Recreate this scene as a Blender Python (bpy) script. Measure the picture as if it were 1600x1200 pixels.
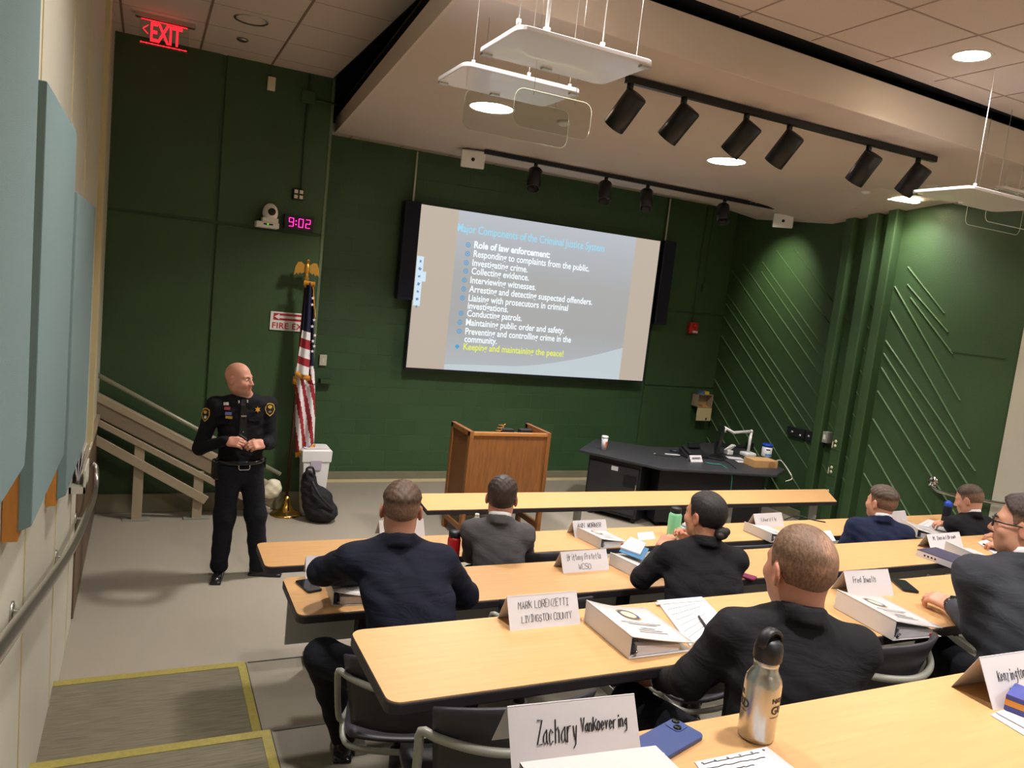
import bpy, bmesh, math, random
import numpy as np
from mathutils import Vector, Matrix
random.seed(7); np.random.seed(7)
for o in list(bpy.data.objects): bpy.data.objects.remove(o)
SC = bpy.context.scene
COL = SC.collection
V = Vector
# ------------------------------------------------------------------ camera
CAM_H = 2.55
FPX, PITCH, YAW, ROLL = 1200.99, math.radians(-6.772), math.radians(25.903), math.radians(6.227)
_cy, _sy, _cp, _sp = math.cos(YAW), math.sin(YAW), math.cos(PITCH), math.sin(PITCH)
CF = V((_sy*_cp, _cy*_cp, _sp)); _r0 = V((_cy, -_sy, 0)); _u0 = _r0.cross(CF)
CR = _r0*math.cos(ROLL) + _u0*math.sin(ROLL); CU = -_r0*math.sin(ROLL) + _u0*math.cos(ROLL)
cam_d = bpy.data.cameras.new('camera'); cam = bpy.data.objects.new('camera', cam_d); COL.objects.link(cam)
cam.matrix_world = Matrix(((CR.x, CU.x, -CF.x, 0), (CR.y, CU.y, -CF.y, 0), (CR.z, CU.z, -CF.z, CAM_H), (0, 0, 0, 1)))
cam_d.sensor_width = 36; cam_d.lens = FPX*36/1600; cam_d.clip_start = 0.05
SC.camera = cam
def _ray(u, v): return CF*FPX + CR*(u-800) - CU*(v-600)
def at_z(u, v, z): d = _ray(u, v); t = (z-CAM_H)/d.z; return V((d.x*t, d.y*t, z))
def at_y(u, v, y): d = _ray(u, v); t = y/d.y; return V((d.x*t, y, d.z*t+CAM_H))
def at_x(u, v, x): d = _ray(u, v); t = x/d.x; return V((x, d.y*t, d.z*t+CAM_H))
# ------------------------------------------------------------------ world, exposure
w = bpy.data.worlds.new('world'); SC.world = w; w.use_nodes = True
w.node_tree.nodes['Background'].inputs[0].default_value = (1.0, 0.93, 0.84, 1)
w.node_tree.nodes['Background'].inputs[1].default_value = 0.05
SC.view_settings.view_transform = 'Standard'; SC.view_settings.look = 'None'
SC.view_settings.exposure = 0.02; SC.view_settings.gamma = 1
SC.view_settings.use_curve_mapping = False
LAMP_W = 60.0            # watts of one ceiling downlight
LAMP_COL = (1.0, 0.95, 0.915)
# ------------------------------------------------------------------ materials
def lin(c):
    return tuple(((x/255)/12.92 if x/255 <= .04045 else ((x/255+.055)/1.055)**2.4) for x in c)
MATS = {}
def mat(name, rgb=None, rough=.6, metal=0, emit=None, estr=1, noise=None, bump=None, trans=0, alpha=1, ior=1.45, coat=0, stretch=None, spec=.5, sub=0):
    """procedural material; rgb in 0-255 sRGB; noise=(scale, amount); bump=(scale, strength)"""
    if name in MATS: return MATS[name]
    m = bpy.data.materials.new(name); m.use_nodes = True; MATS[name] = m
    nt = m.node_tree; b = nt.nodes['Principled BSDF']; L = nt.links
    col = lin(rgb) if rgb else (.5, .5, .5)
    b.inputs['Base Color'].default_value = (*col, 1)
    b.inputs['Roughness'].default_value = rough; b.inputs['Metallic'].default_value = metal
    b.inputs['Transmission Weight'].default_value = trans; b.inputs['Alpha'].default_value = alpha
    b.inputs['IOR'].default_value = ior; b.inputs['Coat Weight'].default_value = coat
    b.inputs['Specular IOR Level'].default_value = spec
    if sub: b.inputs['Subsurface Weight'].default_value = sub; b.inputs['Subsurface Radius'].default_value = (.012, .005, .003); b.inputs['Subsurface Scale'].default_value = 1
    if emit:
        b.inputs['Emission Color'].default_value = (*lin(emit), 1); b.inputs['Emission Strength'].default_value = estr
    if noise or bump:
        tc = nt.nodes.new('ShaderNodeTexCoord'); mp = nt.nodes.new('ShaderNodeMapping'); L.new(tc.outputs['Object'], mp.inputs[0])
        if stretch: mp.inputs['Scale'].default_value = stretch
    if noise:
        n = nt.nodes.new('ShaderNodeTexNoise'); n.inputs['Scale'].default_value = noise[0]; n.inputs['Detail'].default_value = 5; L.new(mp.outputs[0], n.inputs['Vector'])
        r = nt.nodes.new('ShaderNodeMapRange'); r.inputs[1].default_value = .3; r.inputs[2].default_value = .7; r.inputs[3].default_value = 1-noise[1]; r.inputs[4].default_value = 1+noise[1]
        L.new(n.outputs[0], r.inputs[0])
        vm = nt.nodes.new('ShaderNodeVectorMath'); vm.operation = 'SCALE'; vm.inputs[0].default_value = col; L.new(r.outputs[0], vm.inputs['Scale'])
        L.new(vm.outputs[0], b.inputs['Base Color'])
    if bump:
        n2 = nt.nodes.new('ShaderNodeTexNoise'); n2.inputs['Scale'].default_value = bump[0]; n2.inputs['Detail'].default_value = 4; L.new(mp.outputs[0], n2.inputs['Vector'])
        bp = nt.nodes.new('ShaderNodeBump'); bp.inputs['Strength'].default_value = bump[1]; bp.inputs['Distance'].default_value = .01
        L.new(n2.outputs[0], bp.inputs['Height']); L.new(bp.outputs[0], b.inputs['Normal'])
    return m
GREEN = (53, 78, 45)
mat('green_paint', GREEN, .55, noise=(1.3, .10), bump=(60, .25))
mat('cream_paint', (192, 189, 174), .6, noise=(2, .04), bump=(40, .08))
mat('cream_trim', (205, 192, 150), .5)
mat('ceiling_tile', (198, 184, 174), .9, noise=(180, .06), bump=(220, .15))
mat('soffit', (198, 185, 174), .85, noise=(3, .02))
mat('soffit_edge', (204, 190, 176), .8)
mat('grid_line', (122, 104, 86), .7)
mat('grid_pale', (158, 140, 126), .7)
mat('void_dark', (18, 18, 24), .9)
mat('carpet_floor', (150, 142, 128), .75, noise=(260, .16), bump=(300, .2))
mat('tier_floor', (140, 133, 118), .75, noise=(260, .16), bump=(300, .2))
mat('nosing_dark', (62, 60, 54), .6)
mat('tape_yellow', (150, 138, 70), .6, noise=(60, .12))
mat('base_stone', (126, 122, 98), .6, noise=(6, .06))
mat('brown_door', (98, 80, 62), .55, noise=(5, .1), stretch=(8, 8, .6))
mat('teal_fabric', (118, 142, 144), .95, noise=(320, .07), bump=(400, .25))
mat('bare_wood', (196, 130, 58), .55, noise=(7, .12), stretch=(6, 6, .7))
mat('laminate', (203, 158, 106), .42, noise=(9, .055), stretch=(.45, 6, 6))
mat('edge_black', (44, 40, 44), .5)
mat('panel_gray', (182, 182, 180), .6)
mat('black_plastic', (30, 30, 33), .45)
mat('black_shell', (52, 50, 56), .42)
mat('black_metal', (20, 20, 22), .4)
mat('gray_metal', (150, 150, 140), .4, .15)
mat('steel', (200, 198, 192), .28, 1)
mat('chrome', (215, 213, 208), .12, 1)
mat('brass', (205, 165, 90), .2, 1)
mat('gold', (205, 160, 75), .35, .8)
mat('gold_fringe', (212, 148, 40), .8, bump=(200, .5))
mat('white_plastic', (225, 224, 222), .4)
mat('white_paper', (212, 208, 212), .7)
mat('cream_plastic', (214, 206, 180), .5)
mat('beige_metal', (166, 152, 128), .5, .1, noise=(4, .04))
mat('binder_white', (208, 204, 202), .35)
mat('ink', (38, 38, 44), .7)
mat('faint_ink', (118, 116, 122), .8)
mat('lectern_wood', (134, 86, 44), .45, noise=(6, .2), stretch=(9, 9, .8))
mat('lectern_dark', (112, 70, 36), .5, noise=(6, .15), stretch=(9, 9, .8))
mat('desk_black', (50, 51, 55), .5, noise=(200, .1))
mat('desk_front', (26, 26, 31), .5)
mat('navy_frame', (20, 24, 40), .6)
mat('red_plastic', (190, 40, 40), .4)
mat('red_paint', (180, 36, 36), .5)
mat('lamp_glow', (255, 250, 240), .5, emit=(255, 246, 232), estr=9)
mat('lamp_off', (150, 150, 140), .15, .9)
mat('led_red', (120, 10, 10), .4, emit=(255, 28, 40), estr=2.6)
mat('led_pink', (120, 10, 60), .4, emit=(255, 40, 150), estr=4.0)
mat('led_green', (20, 120, 20), .4, emit=(90, 255, 60), estr=2)
mat('acrylic_clear', (236, 240, 236), .03, trans=1, ior=1.08, spec=.4)
mat('acrylic_edge', (190, 190, 170), .3)
mat('reflector_white', (228, 222, 224), .12, coat=.3)
mat('glass_lens', (5, 5, 8), .05)
mat('kraft', (186, 146, 98), .8, noise=(30, .05))
mat('blue_plastic', (30, 74, 180), .4)
mat('phone_blue', (58, 76, 128), .4)
mat('phone_dark', (28, 30, 34), .12)
mat('phone_pink', (124, 32, 72), .4)
mat('teal_cable', (40, 120, 110), .5)
mat('cord_black', (16, 16, 18), .5)
mat('cable_white', (214, 210, 200), .5)
mat('yellow_box', (210, 190, 60), .6)
# concrete block wall: brick pattern in the wall's own plane
def block_material():
    m = bpy.data.materials.new('green_block'); m.use_nodes = True; MATS['green_block'] = m
    nt = m.node_tree; b = nt.nodes['Principled BSDF']; L = nt.links; b.inputs['Roughness'].default_value = .5
    tc = nt.nodes.new('ShaderNodeTexCoord'); sp = nt.nodes.new('ShaderNodeSeparateXYZ'); cb = nt.nodes.new('ShaderNodeCombineXYZ')
    L.new(tc.outputs['Object'], sp.inputs[0]); L.new(sp.outputs[0], cb.inputs[0]); L.new(sp.outputs[2], cb.inputs[1])
    br = nt.nodes.new('ShaderNodeTexBrick'); L.new(cb.outputs[0], br.inputs['Vector'])
    br.inputs['Scale'].default_value = 1; br.inputs['Brick Width'].default_value = .4; br.inputs['Row Height'].default_value = .2
    br.inputs['Mortar Size'].default_value = .005; br.inputs['Mortar Smooth'].default_value = .3
    g = lin((57, 88, 54)); g2 = lin((51, 81, 48)); mo = lin((62, 90, 58))
    br.inputs['Color1'].default_value = (*g, 1); br.inputs['Color2'].default_value = (*g2, 1); br.inputs['Mortar'].default_value = (*mo, 1)
    L.new(br.outputs['Color'], b.inputs['Base Color'])
    n = nt.nodes.new('ShaderNodeTexNoise'); n.inputs['Scale'].default_value = 90; L.new(tc.outputs['Object'], n.inputs['Vector'])
    ma = nt.nodes.new('ShaderNodeMath'); ma.operation = 'MULTIPLY_ADD'; ma.inputs[1].default_value = -1.0; L.new(br.outputs['Fac'], ma.inputs[0])
    mu = nt.nodes.new('ShaderNodeMath'); mu.operation = 'MULTIPLY'; mu.inputs[1].default_value = .35; L.new(n.outputs[0], mu.inputs[0]); L.new(mu.outputs[0], ma.inputs[2])
    bp = nt.nodes.new('ShaderNodeBump'); bp.inputs['Strength'].default_value = .9; bp.inputs['Distance'].default_value = .012
    L.new(ma.outputs[0], bp.inputs['Height']); L.new(bp.outputs[0], b.inputs['Normal'])
block_material()
# ribbed stair mat
def mat_material():
    m = bpy.data.materials.new('stair_mat'); m.use_nodes = True; MATS['stair_mat'] = m
    nt = m.node_tree; b = nt.nodes['Principled BSDF']; L = nt.links; b.inputs['Roughness'].default_value = .85
    tc = nt.nodes.new('ShaderNodeTexCoord'); mp = nt.nodes.new('ShaderNodeMapping'); mp.inputs['Scale'].default_value = (4, 90, 4); L.new(tc.outputs['Object'], mp.inputs[0])
    n = nt.nodes.new('ShaderNodeTexNoise'); n.inputs['Scale'].default_value = 1.6; n.inputs['Detail'].default_value = 4; L.new(mp.outputs[0], n.inputs['Vector'])
    cr = nt.nodes.new('ShaderNodeValToRGB'); cr.color_ramp.elements[0].position = .3; cr.color_ramp.elements[1].position = .7
    cr.color_ramp.elements[0].color = (*lin((92, 87, 70)), 1); cr.color_ramp.elements[1].color = (*lin((122, 115, 94)), 1)
    L.new(n.outputs[0], cr.inputs[0]); L.new(cr.outputs[0], b.inputs['Base Color'])
mat_material()
# ------------------------------------------------------------------ objects and properties
def tag(o, label=None, cat=None, group=None, kind=None):
    if label: o['label'] = label
    if cat: o['category'] = cat
    if group: o['group'] = group
    if kind: o['kind'] = kind
    return o
def thing(name, loc, label, cat, group=None, rz=0):
    o = bpy.data.objects.new(name, None); COL.objects.link(o); o.empty_display_size = .1
    o.location = loc; o.rotation_euler = (0, 0, rz)
    return tag(o, label, cat, group)
def dup(root, loc=None, rz=None, label=None, group=None):
    r = root.copy(); COL.objects.link(r)
    if loc is not None: r.location = loc
    if rz is not None: r.rotation_euler = (0, 0, rz)
    if label: r['label'] = label
    if group: r['group'] = group
    for ch in list(root.children):
        c = ch.copy(); COL.objects.link(c); c.parent = r; c.matrix_parent_inverse = ch.matrix_parent_inverse.copy()
        for g in list(ch.children):
            d = g.copy(); COL.objects.link(d); d.parent = c; d.matrix_parent_inverse = g.matrix_parent_inverse.copy()
    return r
def world_loc(o):
    m = Matrix.Translation(o.location) @ o.rotation_euler.to_matrix().to_4x4()
    return world_loc(o.parent) @ m if o.parent else m
class MB:
    """collects shapes and links them as one mesh object"""
    def __init__(s): s.v = []; s.f = []; s.sm = []
    def add(s, vs, fs, smooth=False):
        k = len(s.v); s.v += [tuple(p) for p in vs]; s.f += [tuple(i+k for i in f) for f in fs]; s.sm += [smooth]*len(fs); return s
    def box(s, c, size, M=None):
        x, y, z = (d/2 for d in size); vs = [V((a*x, b*y, e*z)) for e in (-1, 1) for b in (-1, 1) for a in (-1, 1)]
        if M is not None: vs = [M @ p for p in vs]
        c = V(c); vs = [p+c for p in vs]
        return s.add(vs, [(0, 2, 3, 1), (4, 5, 7, 6), (0, 1, 5, 4), (2, 6, 7, 3), (0, 4, 6, 2), (1, 3, 7, 5)])
    def span(s, a, b):
        a, b = V(a), V(b); return s.box((a+b)/2, tuple(abs(q) for q in (b-a)))
    def bar(s, a, b, w, h, up=(0, 0, 1)):
        a, b = V(a), V(b); d = (b-a); L = d.length; d.normalize(); u = V(up); x = d.cross(u)
        if x.length < 1e-4: x = d.cross(V((1, 0, 0)))
        x.normalize(); u = x.cross(d); M = Matrix((x, d, u)).transposed()
        return s.box((a+b)/2, (w, L, h), M)
    def tube(s, pts, r, n=10, cap=True, closed=False):
        pts = [V(p) for p in pts]; N = len(pts); rs = r if hasattr(r, '__len__') else [r]*N
        rings = []; prev = None
        for i, p in enumerate(pts):
            if closed: t = pts[(i+1) % N]-pts[i-1]
            else: t = (pts[min(i+1, N-1)]-pts[max(i-1, 0)])
            t.normalize()
            if prev is None:
                a = t.cross(V((0, 0, 1)));
                if a.length < .05: a = t.cross(V((0, 1, 0)))
            else: a = prev-t*prev.dot(t)
            a.normalize(); prev = a; b = t.cross(a)
            rings.append([p+(a*math.cos(2*math.pi*k/n)+b*math.sin(2*math.pi*k/n))*rs[i] for k in range(n)])
        vs = [q for R in rings for q in R]; fs = []
        M = N if closed else N-1
        for i in range(M):
            for k in range(n):
                j = (i+1) % N
                fs.append((i*n+k, i*n+(k+1) % n, j*n+(k+1) % n, j*n+k))
        s.add(vs, fs, True)
        if cap and not closed:
            s.add(rings[0], [tuple(range(n))[::-1]]); s.add(rings[-1], [tuple(range(n))])
        return s
    def cyl(s, a, b, r, n=16, r2=None): return s.tube([a, b], [r, r if r2 is None else r2], n)
    def lathe(s, prof, c=(0, 0, 0), n=24, M=None, caps=True):
        c = V(c); vs = []
        for (r, z) in prof:
            for k in range(n):
                p = V((r*math.cos(2*math.pi*k/n), r*math.sin(2*math.pi*k/n), z)); vs.append((M @ p if M is not None else p)+c)
        fs = [(i*n+k, i*n+(k+1) % n, (i+1)*n+(k+1) % n, (i+1)*n+k) for i in range(len(prof)-1) for k in range(n)]
        s.add(vs, fs, True)
        if caps and prof[0][0] > 1e-5: s.add(vs[:n], [tuple(range(n))[::-1]])
        if caps and prof[-1][0] > 1e-5: s.add(vs[-n:], [tuple(range(n))])
        return s
    def prism(s, poly, z0, z1):
        n = len(poly); vs = [V((p[0], p[1], z0)) for p in poly]+[V((p[0], p[1], z1)) for p in poly]
        return s.add(vs, [tuple(range(n))[::-1], tuple(range(n, 2*n))]+[(i, (i+1) % n, n+(i+1) % n, n+i) for i in range(n)])
    def slab(s, pts, off):
        """extrude a planar 3-D polygon by vector off"""
        n = len(pts); off = V(off); a = [V(p) for p in pts]; b = [p+off for p in a]
        return s.add(a+b, [tuple(range(n)), tuple(range(n, 2*n))[::-1]]+[(i, n+i, n+(i+1) % n, (i+1) % n) for i in range(n)])
    def sphere(s, c, r, n=16, M=None):
        r = r if hasattr(r, '__len__') else (r, r, r); c = V(c); m = n//2; vs = []; fs = []
        for i in range(m+1):
            th = math.pi*i/m
            for k in range(n):
                p = V((r[0]*math.sin(th)*math.cos(2*math.pi*k/n), r[1]*math.sin(th)*math.sin(2*math.pi*k/n), r[2]*math.cos(th)))
                vs.append((M @ p if M is not None else p)+c)
        for i in range(m):
            for k in range(n): fs.append((i*n+k, (i+1)*n+k, (i+1)*n+(k+1) % n, i*n+(k+1) % n))
        return s.add(vs, fs, True)
    def grid(s, fn, nu, nv, smooth=True):
        vs = [fn(i/nu, j/nv) for j in range(nv+1) for i in range(nu+1)]
        return s.add(vs, [(j*(nu+1)+i, j*(nu+1)+i+1, (j+1)*(nu+1)+i+1, (j+1)*(nu+1)+i) for j in range(nv) for i in range(nu)], smooth)
    def build(s, name, m, parent=None, label=None, bevel=0, world=False, solid=0, clean=True, seg=2):
        me = bpy.data.meshes.new(name); vs = s.v
        if world and parent is not None:
            inv = world_loc(parent).inverted(); vs = [tuple(inv @ V(p)) for p in vs]
        me.from_pydata(vs, [], s.f); me.polygons.foreach_set('use_smooth', s.sm)
        if clean:
            bm = bmesh.new(); bm.from_mesh(me); bmesh.ops.remove_doubles(bm, verts=bm.verts, dist=1e-5)
            bmesh.ops.recalc_face_normals(bm, faces=bm.faces); bm.to_mesh(me); bm.free()
        o = bpy.data.objects.new(name, me); COL.objects.link(o)
        me.materials.append(MATS[m] if isinstance(m, str) else m)
        if parent is not None: o.parent = parent
        if label: o['label'] = label
        if solid: q = o.modifiers.new('solid', 'SOLIDIFY'); q.thickness = solid; q.offset = 0
        if bevel: q = o.modifiers.new('bevel', 'BEVEL'); q.width = bevel; q.segments = seg; q.limit_method = 'ANGLE'; q.angle_limit = .9
        return o
def struct(name, mb, m, parent=None, **k):
    o = mb.build(name, m, parent, **k)
    if parent is None: o['kind'] = 'structure'
    return o
def rrect(x0, y0, x1, y1, r, n=5):
    out = []
    for (cx, cy, a0) in ((x1-r, y1-r, 0), (x0+r, y1-r, 90), (x0+r, y0+r, 180), (x1-r, y0+r, 270)):
        for k in range(n+1):
            a = math.radians(a0+90*k/n); out.append((cx+r*math.cos(a), cy+r*math.sin(a)))
    return out
def smooth_path(pts, n=6):
    """Catmull-Rom through the points"""
    P = [V(p) for p in pts]; out = []
    for i in range(len(P)-1):
        p0, p1, p2, p3 = P[max(i-1, 0)], P[i], P[i+1], P[min(i+2, len(P)-1)]
        for k in range(n):
            t = k/n; out.append(.5*((2*p1)+(p2-p0)*t+(2*p0-5*p1+4*p2-p3)*t*t+(3*p1-p0-3*p2+p3)*t**3))
    return out+[P[-1]]
# ---- printed lettering (default font) as flat meshes
def text_mesh(body, size, extrude=.0008, bold=0, shear=0, spacing=1, align='LEFT'):
    cu = bpy.data.curves.new('lettering', 'FONT'); cu.body = body; cu.size = size; cu.extrude = extrude; cu.offset = bold; cu.shear = shear
    cu.space_character = spacing; cu.align_x = align; cu.resolution_u = 3
    ob = bpy.data.objects.new('lettering', cu); COL.objects.link(ob)
    dg = bpy.context.evaluated_depsgraph_get(); dg.update(); ev = ob.evaluated_get(dg); me = ev.to_mesh()
    vs = [v.co.copy() for v in me.vertices]; fs = [tuple(p.vertices) for p in me.polygons]; ev.to_mesh_clear()
    bpy.data.objects.remove(ob); bpy.data.curves.remove(cu)
    return vs, fs
def put_text(mb, body, size, org, xd, yd, kx=1, **k):
    vs, fs = text_mesh(body, size, **k); vs = [V((p.x*kx, p.y, p.z)) for p in vs]; org, xd, yd = V(org), V(xd).normalized(), V(yd).normalized(); nd = xd.cross(yd)
    mb.add([org+xd*p.x+yd*p.y+nd*p.z for p in vs], fs)
    return max((p.x for p in vs), default=0)
# ---- hand lettering: strokes on a 4 x 6 grid (x from left, y up; descenders use letters a=-1 b=-2)
GL = {
'A': '00 26 40|12 32', 'B': '00 06 36 45 34 03|34 43 41 30 00', 'C': '45 36 16 05 01 10 30 41', 'D': '00 06 26 44 42 20 00', 'E': '46 06 00 40|03 33', 'F': '46 06 00|03 33',
'G': '45 36 16 05 01 10 30 41 43 23', 'I': '26 20|06 46|00 40', 'K': '06 00|45 02|13 40', 'L': '06 00 40', 'M': '00 06 23 46 40', 'N': '00 06 40 46', 'O': '16 05 01 10 30 41 45 36 16',
'P': '00 06 36 45 44 33 03', 'R': '00 06 36 45 44 33 03|23 40', 'S': '45 36 16 05 04 13 33 42 41 30 10 01', 'T': '06 46|26 20', 'U': '06 01 10 30 41 46', 'V': '06 20 46', 'W': '06 10 24 30 46', 'Y': '06 23 46|23 20', 'Z': '06 46 00 40', 'H': '06 00|46 40|03 43',
'a': '34 13 02 01 10 31|34 31 40', 'b': '06 00|03 24 33 31 20 00', 'c': '33 14 03 01 10 31', 'd': '36 30|33 14 03 01 10 31', 'e': '02 32 33 14 03 01 10 31', 'f': '45 36 25 20|04 44', 'g': '34 13 02 11 32|34 3a 2b 0b', 'h': '06 00|03 24 33 30',
'i': '24 20|25 26', 'k': '06 00|34 02|12 30', 'l': '26 21 30', 'n': '04 00|03 24 33 30', 'o': '14 03 01 10 20 31 33 24 14', 'r': '04 00|02 14 34', 's': '33 14 03 12 31 20 00', 't': '26 21 30 40|04 44', 'u': '04 01 10 20 31|34 30', 'v': '04 10 34', 'w': '04 10 23 30 44', 'y': '04 11 20|34 2a 0b', 'z': '04 34 00 30', '.': '10 11', ' ': ''}
def pen(mb, text, org, xd, yd, h, width=None, r=.0016, seed=1, slant=.08):
    r = r*.62
    rd = random.Random(seed); org, xd, yd = V(org), V(xd).normalized(), V(yd).normalized(); x = 0; u = h/6; nd = xd.cross(yd)
    adv = [(3.4 if c == ' ' else 4.2 if c in 'iIl.' else 5.3)*u*.85 for c in text]; k = 1 if not width else width/sum(adv)
    for c, a in zip(text, adv):
        dy = rd.uniform(-.3, .3)*u; sc = rd.uniform(.92, 1.08)
        for st in GL.get(c, '').split('|'):
            pts = []
            for q in st.split():
                yy = {'a': -1, 'b': -2}.get(q[1]); yy = int(q[1]) if yy is None else yy
                px, py = int(q[0])*u*.85*k*sc, yy*u*sc+dy
                pts.append(org+xd*(x+px+slant*py)+yd*py+nd*.0006)
            if len(pts) > 1: mb.tube(pts, r, 5)
        x += a*k
# =================================================================== SETTING
XL, XR, YF, YP, YB = -.36, 7.9, 9.24, 8.2, -3.2      # left wall, right wall, block wall, panel wall, back wall
TIER = [(4.6, .15), (3.6, .30), (2.42, .63), (1.2, .96)]
struct('floor', MB().span((XL-.3, 3.5, -.15), (XR+.3, YF+.2, 0)), 'carpet_floor')
for i, (y, z) in enumerate(TIER):
    y0 = TIER[i+1][0]-.1 if i+1 < len(TIER) else YB
    f = struct('floor_tier', MB().span((XL-.3, y0, z-.14 if i < 2 else -.1), (XR+.3, y, z)), 'tier_floor')
    e = MB().span((.66, y-.004, z-.02), (XR, y+.006, z+.003)); struct('nosing', e, 'nosing_dark', f)
# aisle: ribbed mats with yellow tape on the steps beside the left wall
ST = [(4.6, .15, 3.6), (3.6, .30, 3.02), (3.02, .465, 2.42), (2.42, .63, 1.85), (1.85, .795, 1.2)]
for i, (y, z, yb) in enumerate(ST):
    if i in (2, 4): struct('trim_step', MB().span((XL, yb-.02, z-.17), (.64, y, z)), 'tier_floor')
    s = struct('trim_aisle_mat', MB().span((XL, yb, z), (.60, y-.04, z+.006)), 'stair_mat')
    struct('nosing_tape', MB().span((XL, y-.05, z), (.645, y+.006, z+.009)), 'tape_yellow', s)
    struct('side_tape', MB().span((.60, yb, z), (.645, y-.05, z+.009)), 'tape_yellow', s)
    struct('edge_strip', MB().span((.645, yb, z), (.652, y, z+.004)), 'nosing_dark', s)
# walls
struct('wall_left', MB().span((XL-.2, YB, -.1), (XL, 8.3, 4.75)), 'cream_paint')
for y in (4.35, 3.2, 5.3, 2.0): struct('trim_joint', MB().span((XL-.01, y-.006, 0), (XL+.004, y+.006, 4.49)), 'cream_trim')
struct('trim_left_wall_end', MB().span((XL-.01, 6.62, 1.0), (XL+.035, 6.80, 4.49)), 'cream_trim')
d = struct('door_1', MB().span((XL-.02, 5.72, .02), (XL+.012, 8.15, .98)), 'brown_door')
struct('door_cap', MB().span((XL-.02, 5.68, .98), (XL+.03, 8.17, 1.03)), 'beige_metal', d)
struct('wall_back', MB().span((XL-.2, YB-.2, -.1), (XR+.2, YB, 4.75)), 'cream_paint')
pw = MB().span((XL-.3, YP, -.1), (1.62, YF+.2, 5.5)); o = struct('wall_front_panel', pw, 'green_paint', bevel=.012)
g = MB()                                                        # recessed joints read as dark shadow lines: modelled as grooves between proud panels
xs = [XL-.25, .575, 1.615]; zs = [(.0, 2.90), (2.93, 4.7)]
for i in range(2):
    for (a, b) in zs: g.span((xs[i]+.018, YP-.022, a), (xs[i+1]-(.018 if i == 0 else 0), YP+.01, b))
struct('wall_front_slab', g, 'green_paint', bevel=.006)
struct('wall_front', MB().span((1.5, YF, -.1), (XR+.2, YF+.2, 5.5)), 'green_block')
g = MB()                                                        # smooth concrete slabs right of the screen
for (a, b) in ((0, 1.40), (1.425, 2.52), (2.545, 4.3)): g.span((6.62, YF-.02, a), (XR+.02, YF+.02, b))
struct('wall_front_concrete', g, 'green_paint', bevel=.008)
struct('wall_right', MB().span((XR, 4.77, -.1), (XR+.2, YF+.2, 5.5)), 'green_paint')
struct('wall_right_rear', MB().span((XR-.015, YB-.2, -.1), (XR+.2, 4.77, 4.75)), 'cream_paint')
# diagonal board-mark ridges of the concrete, left and right of the ribs
g = MB()
def ridge(y0, z0, y1, z1, w=.011):
    a, b = V((XR, y0, z0)), V((XR, y1, z1)); d = (b-a).normalized(); n = V((0, -d.z, d.y))
    if n.z < 0: n = -n
    o = V((-.016, 0, 0)); q = [a-n*w, a+n*w, b+n*w, b-n*w]; t = [a+n*w*.2+o, b+n*w*.2+o]
    g.add([*q, *t], [(0, 4, 5, 3), (4, 1, 2, 5), (0, 1, 4), (3, 5, 2)])
for (y0, z0, y1, z1) in ((9.16, 3.22, 7.1, 1.56), (9.2, 2.87, 7.1, 1.22), (9.2, 2.73, 7.1, 1.08), (9.21, 2.53, 7.1, .86), (9.2, 2.24, 7.1, .62), (9.21, 1.89, 7.1, .26), (9.22, 1.57, 7.3, 0.02), (9.22, 1.28, 7.6, .02), (8.95, 3.33, 7.1, 1.83), (8.55, 3.22, 7.11, 2.03), (8.56, 3.36, 7.1, 2.17), (8.31, 3.52, 7.11, 2.52), (8.01, 3.56, 7.08, 2.77), (9.2, .98, 8.0, .02), (9.2, .66, 8.4, .02),
        (6.33, 3.1, 5.3, 1.92), (6.33, 2.81, 5.1, 1.43), (6.33, 2.46, 5.0, 1.22), (6.33, 2.31, 4.95, .96), (6.33, 2.14, 4.95, .76), (6.33, 1.86, 4.95, .55), (6.33, 1.52, 5.0, .25), (6.1, 2.98, 5.47, 2.40), (6.17, 3.13, 5.57, 2.63), (6.2, 3.33, 5.65, 2.83), (6.33, 1.2, 5.3, .2), (6.33, .85, 5.6, .15)):
    ridge(y0, z0, y1, z1)
for k in range(9):
    z = .7+.27*k
    ridge(6.95, z+.1, 6.78, z-.07, .008); ridge(6.62, z+.02, 6.48, z-.12, .008)
struct('trim_ridges', g, mat('green_ridge_lit', (68, 96, 57), .5))  # paler than the wall: light caught on the ridges put into the colour
struct('trim_formwork_joint', MB().box((XR-.003, 5.2, 2.43), (.008, .6, .012)), 'green_paint')
for (y0, y1, dpt) in ((6.97, 7.10, .11), (6.62, 6.77, .12), (6.35, 6.475, .13)):
    struct('trim_rib', MB().span((XR-dpt, y0, 0), (XR+.02, y1, 4.2)), 'green_paint', bevel=.012)
# baseboards
struct('baseboard_front', MB().span((1.62, YF-.025, 0), (XR, YF+.01, .13)), 'base_stone', bevel=.006)
struct('baseboard_panel_wall', MB().span((XL, YP-.05, 0), (1.63, YP-.015, .19)), 'base_stone', bevel=.006)
struct('baseboard_right', MB().span((XR-.03, 7.1, 0), (XR+.01, YF, .11)), 'base_stone', bevel=.006)
struct('trim_light_base', MB().span((1.62, YF-.035, 0), (XR, YF-.02, .035)), 'cream_trim')
# ---- ceilings
ZL, ZC, ZR, ZS = 4.49, 4.05, 4.36, 4.12
cl = struct('ceiling_left', MB().span((XL-.2, YB, ZL), (1.60, YP+.02, ZL+.04)), 'ceiling_tile')
g = MB()
for x in (-.29, .355, 1.0): g.span((x-.009, YB, ZL-.004), (x+.009, YP, ZL+.002))
struct('grid_lines', g, 'grid_line', cl)
g = MB()
for k in range(18): g.span((XL, YP-.32-.61*k-.0025, ZL-.002), (1.6, YP-.32-.61*k+.0025, ZL+.002))
struct('tile_joints', g, mat('tile_joint', (160, 146, 128), .8), cl)
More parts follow.
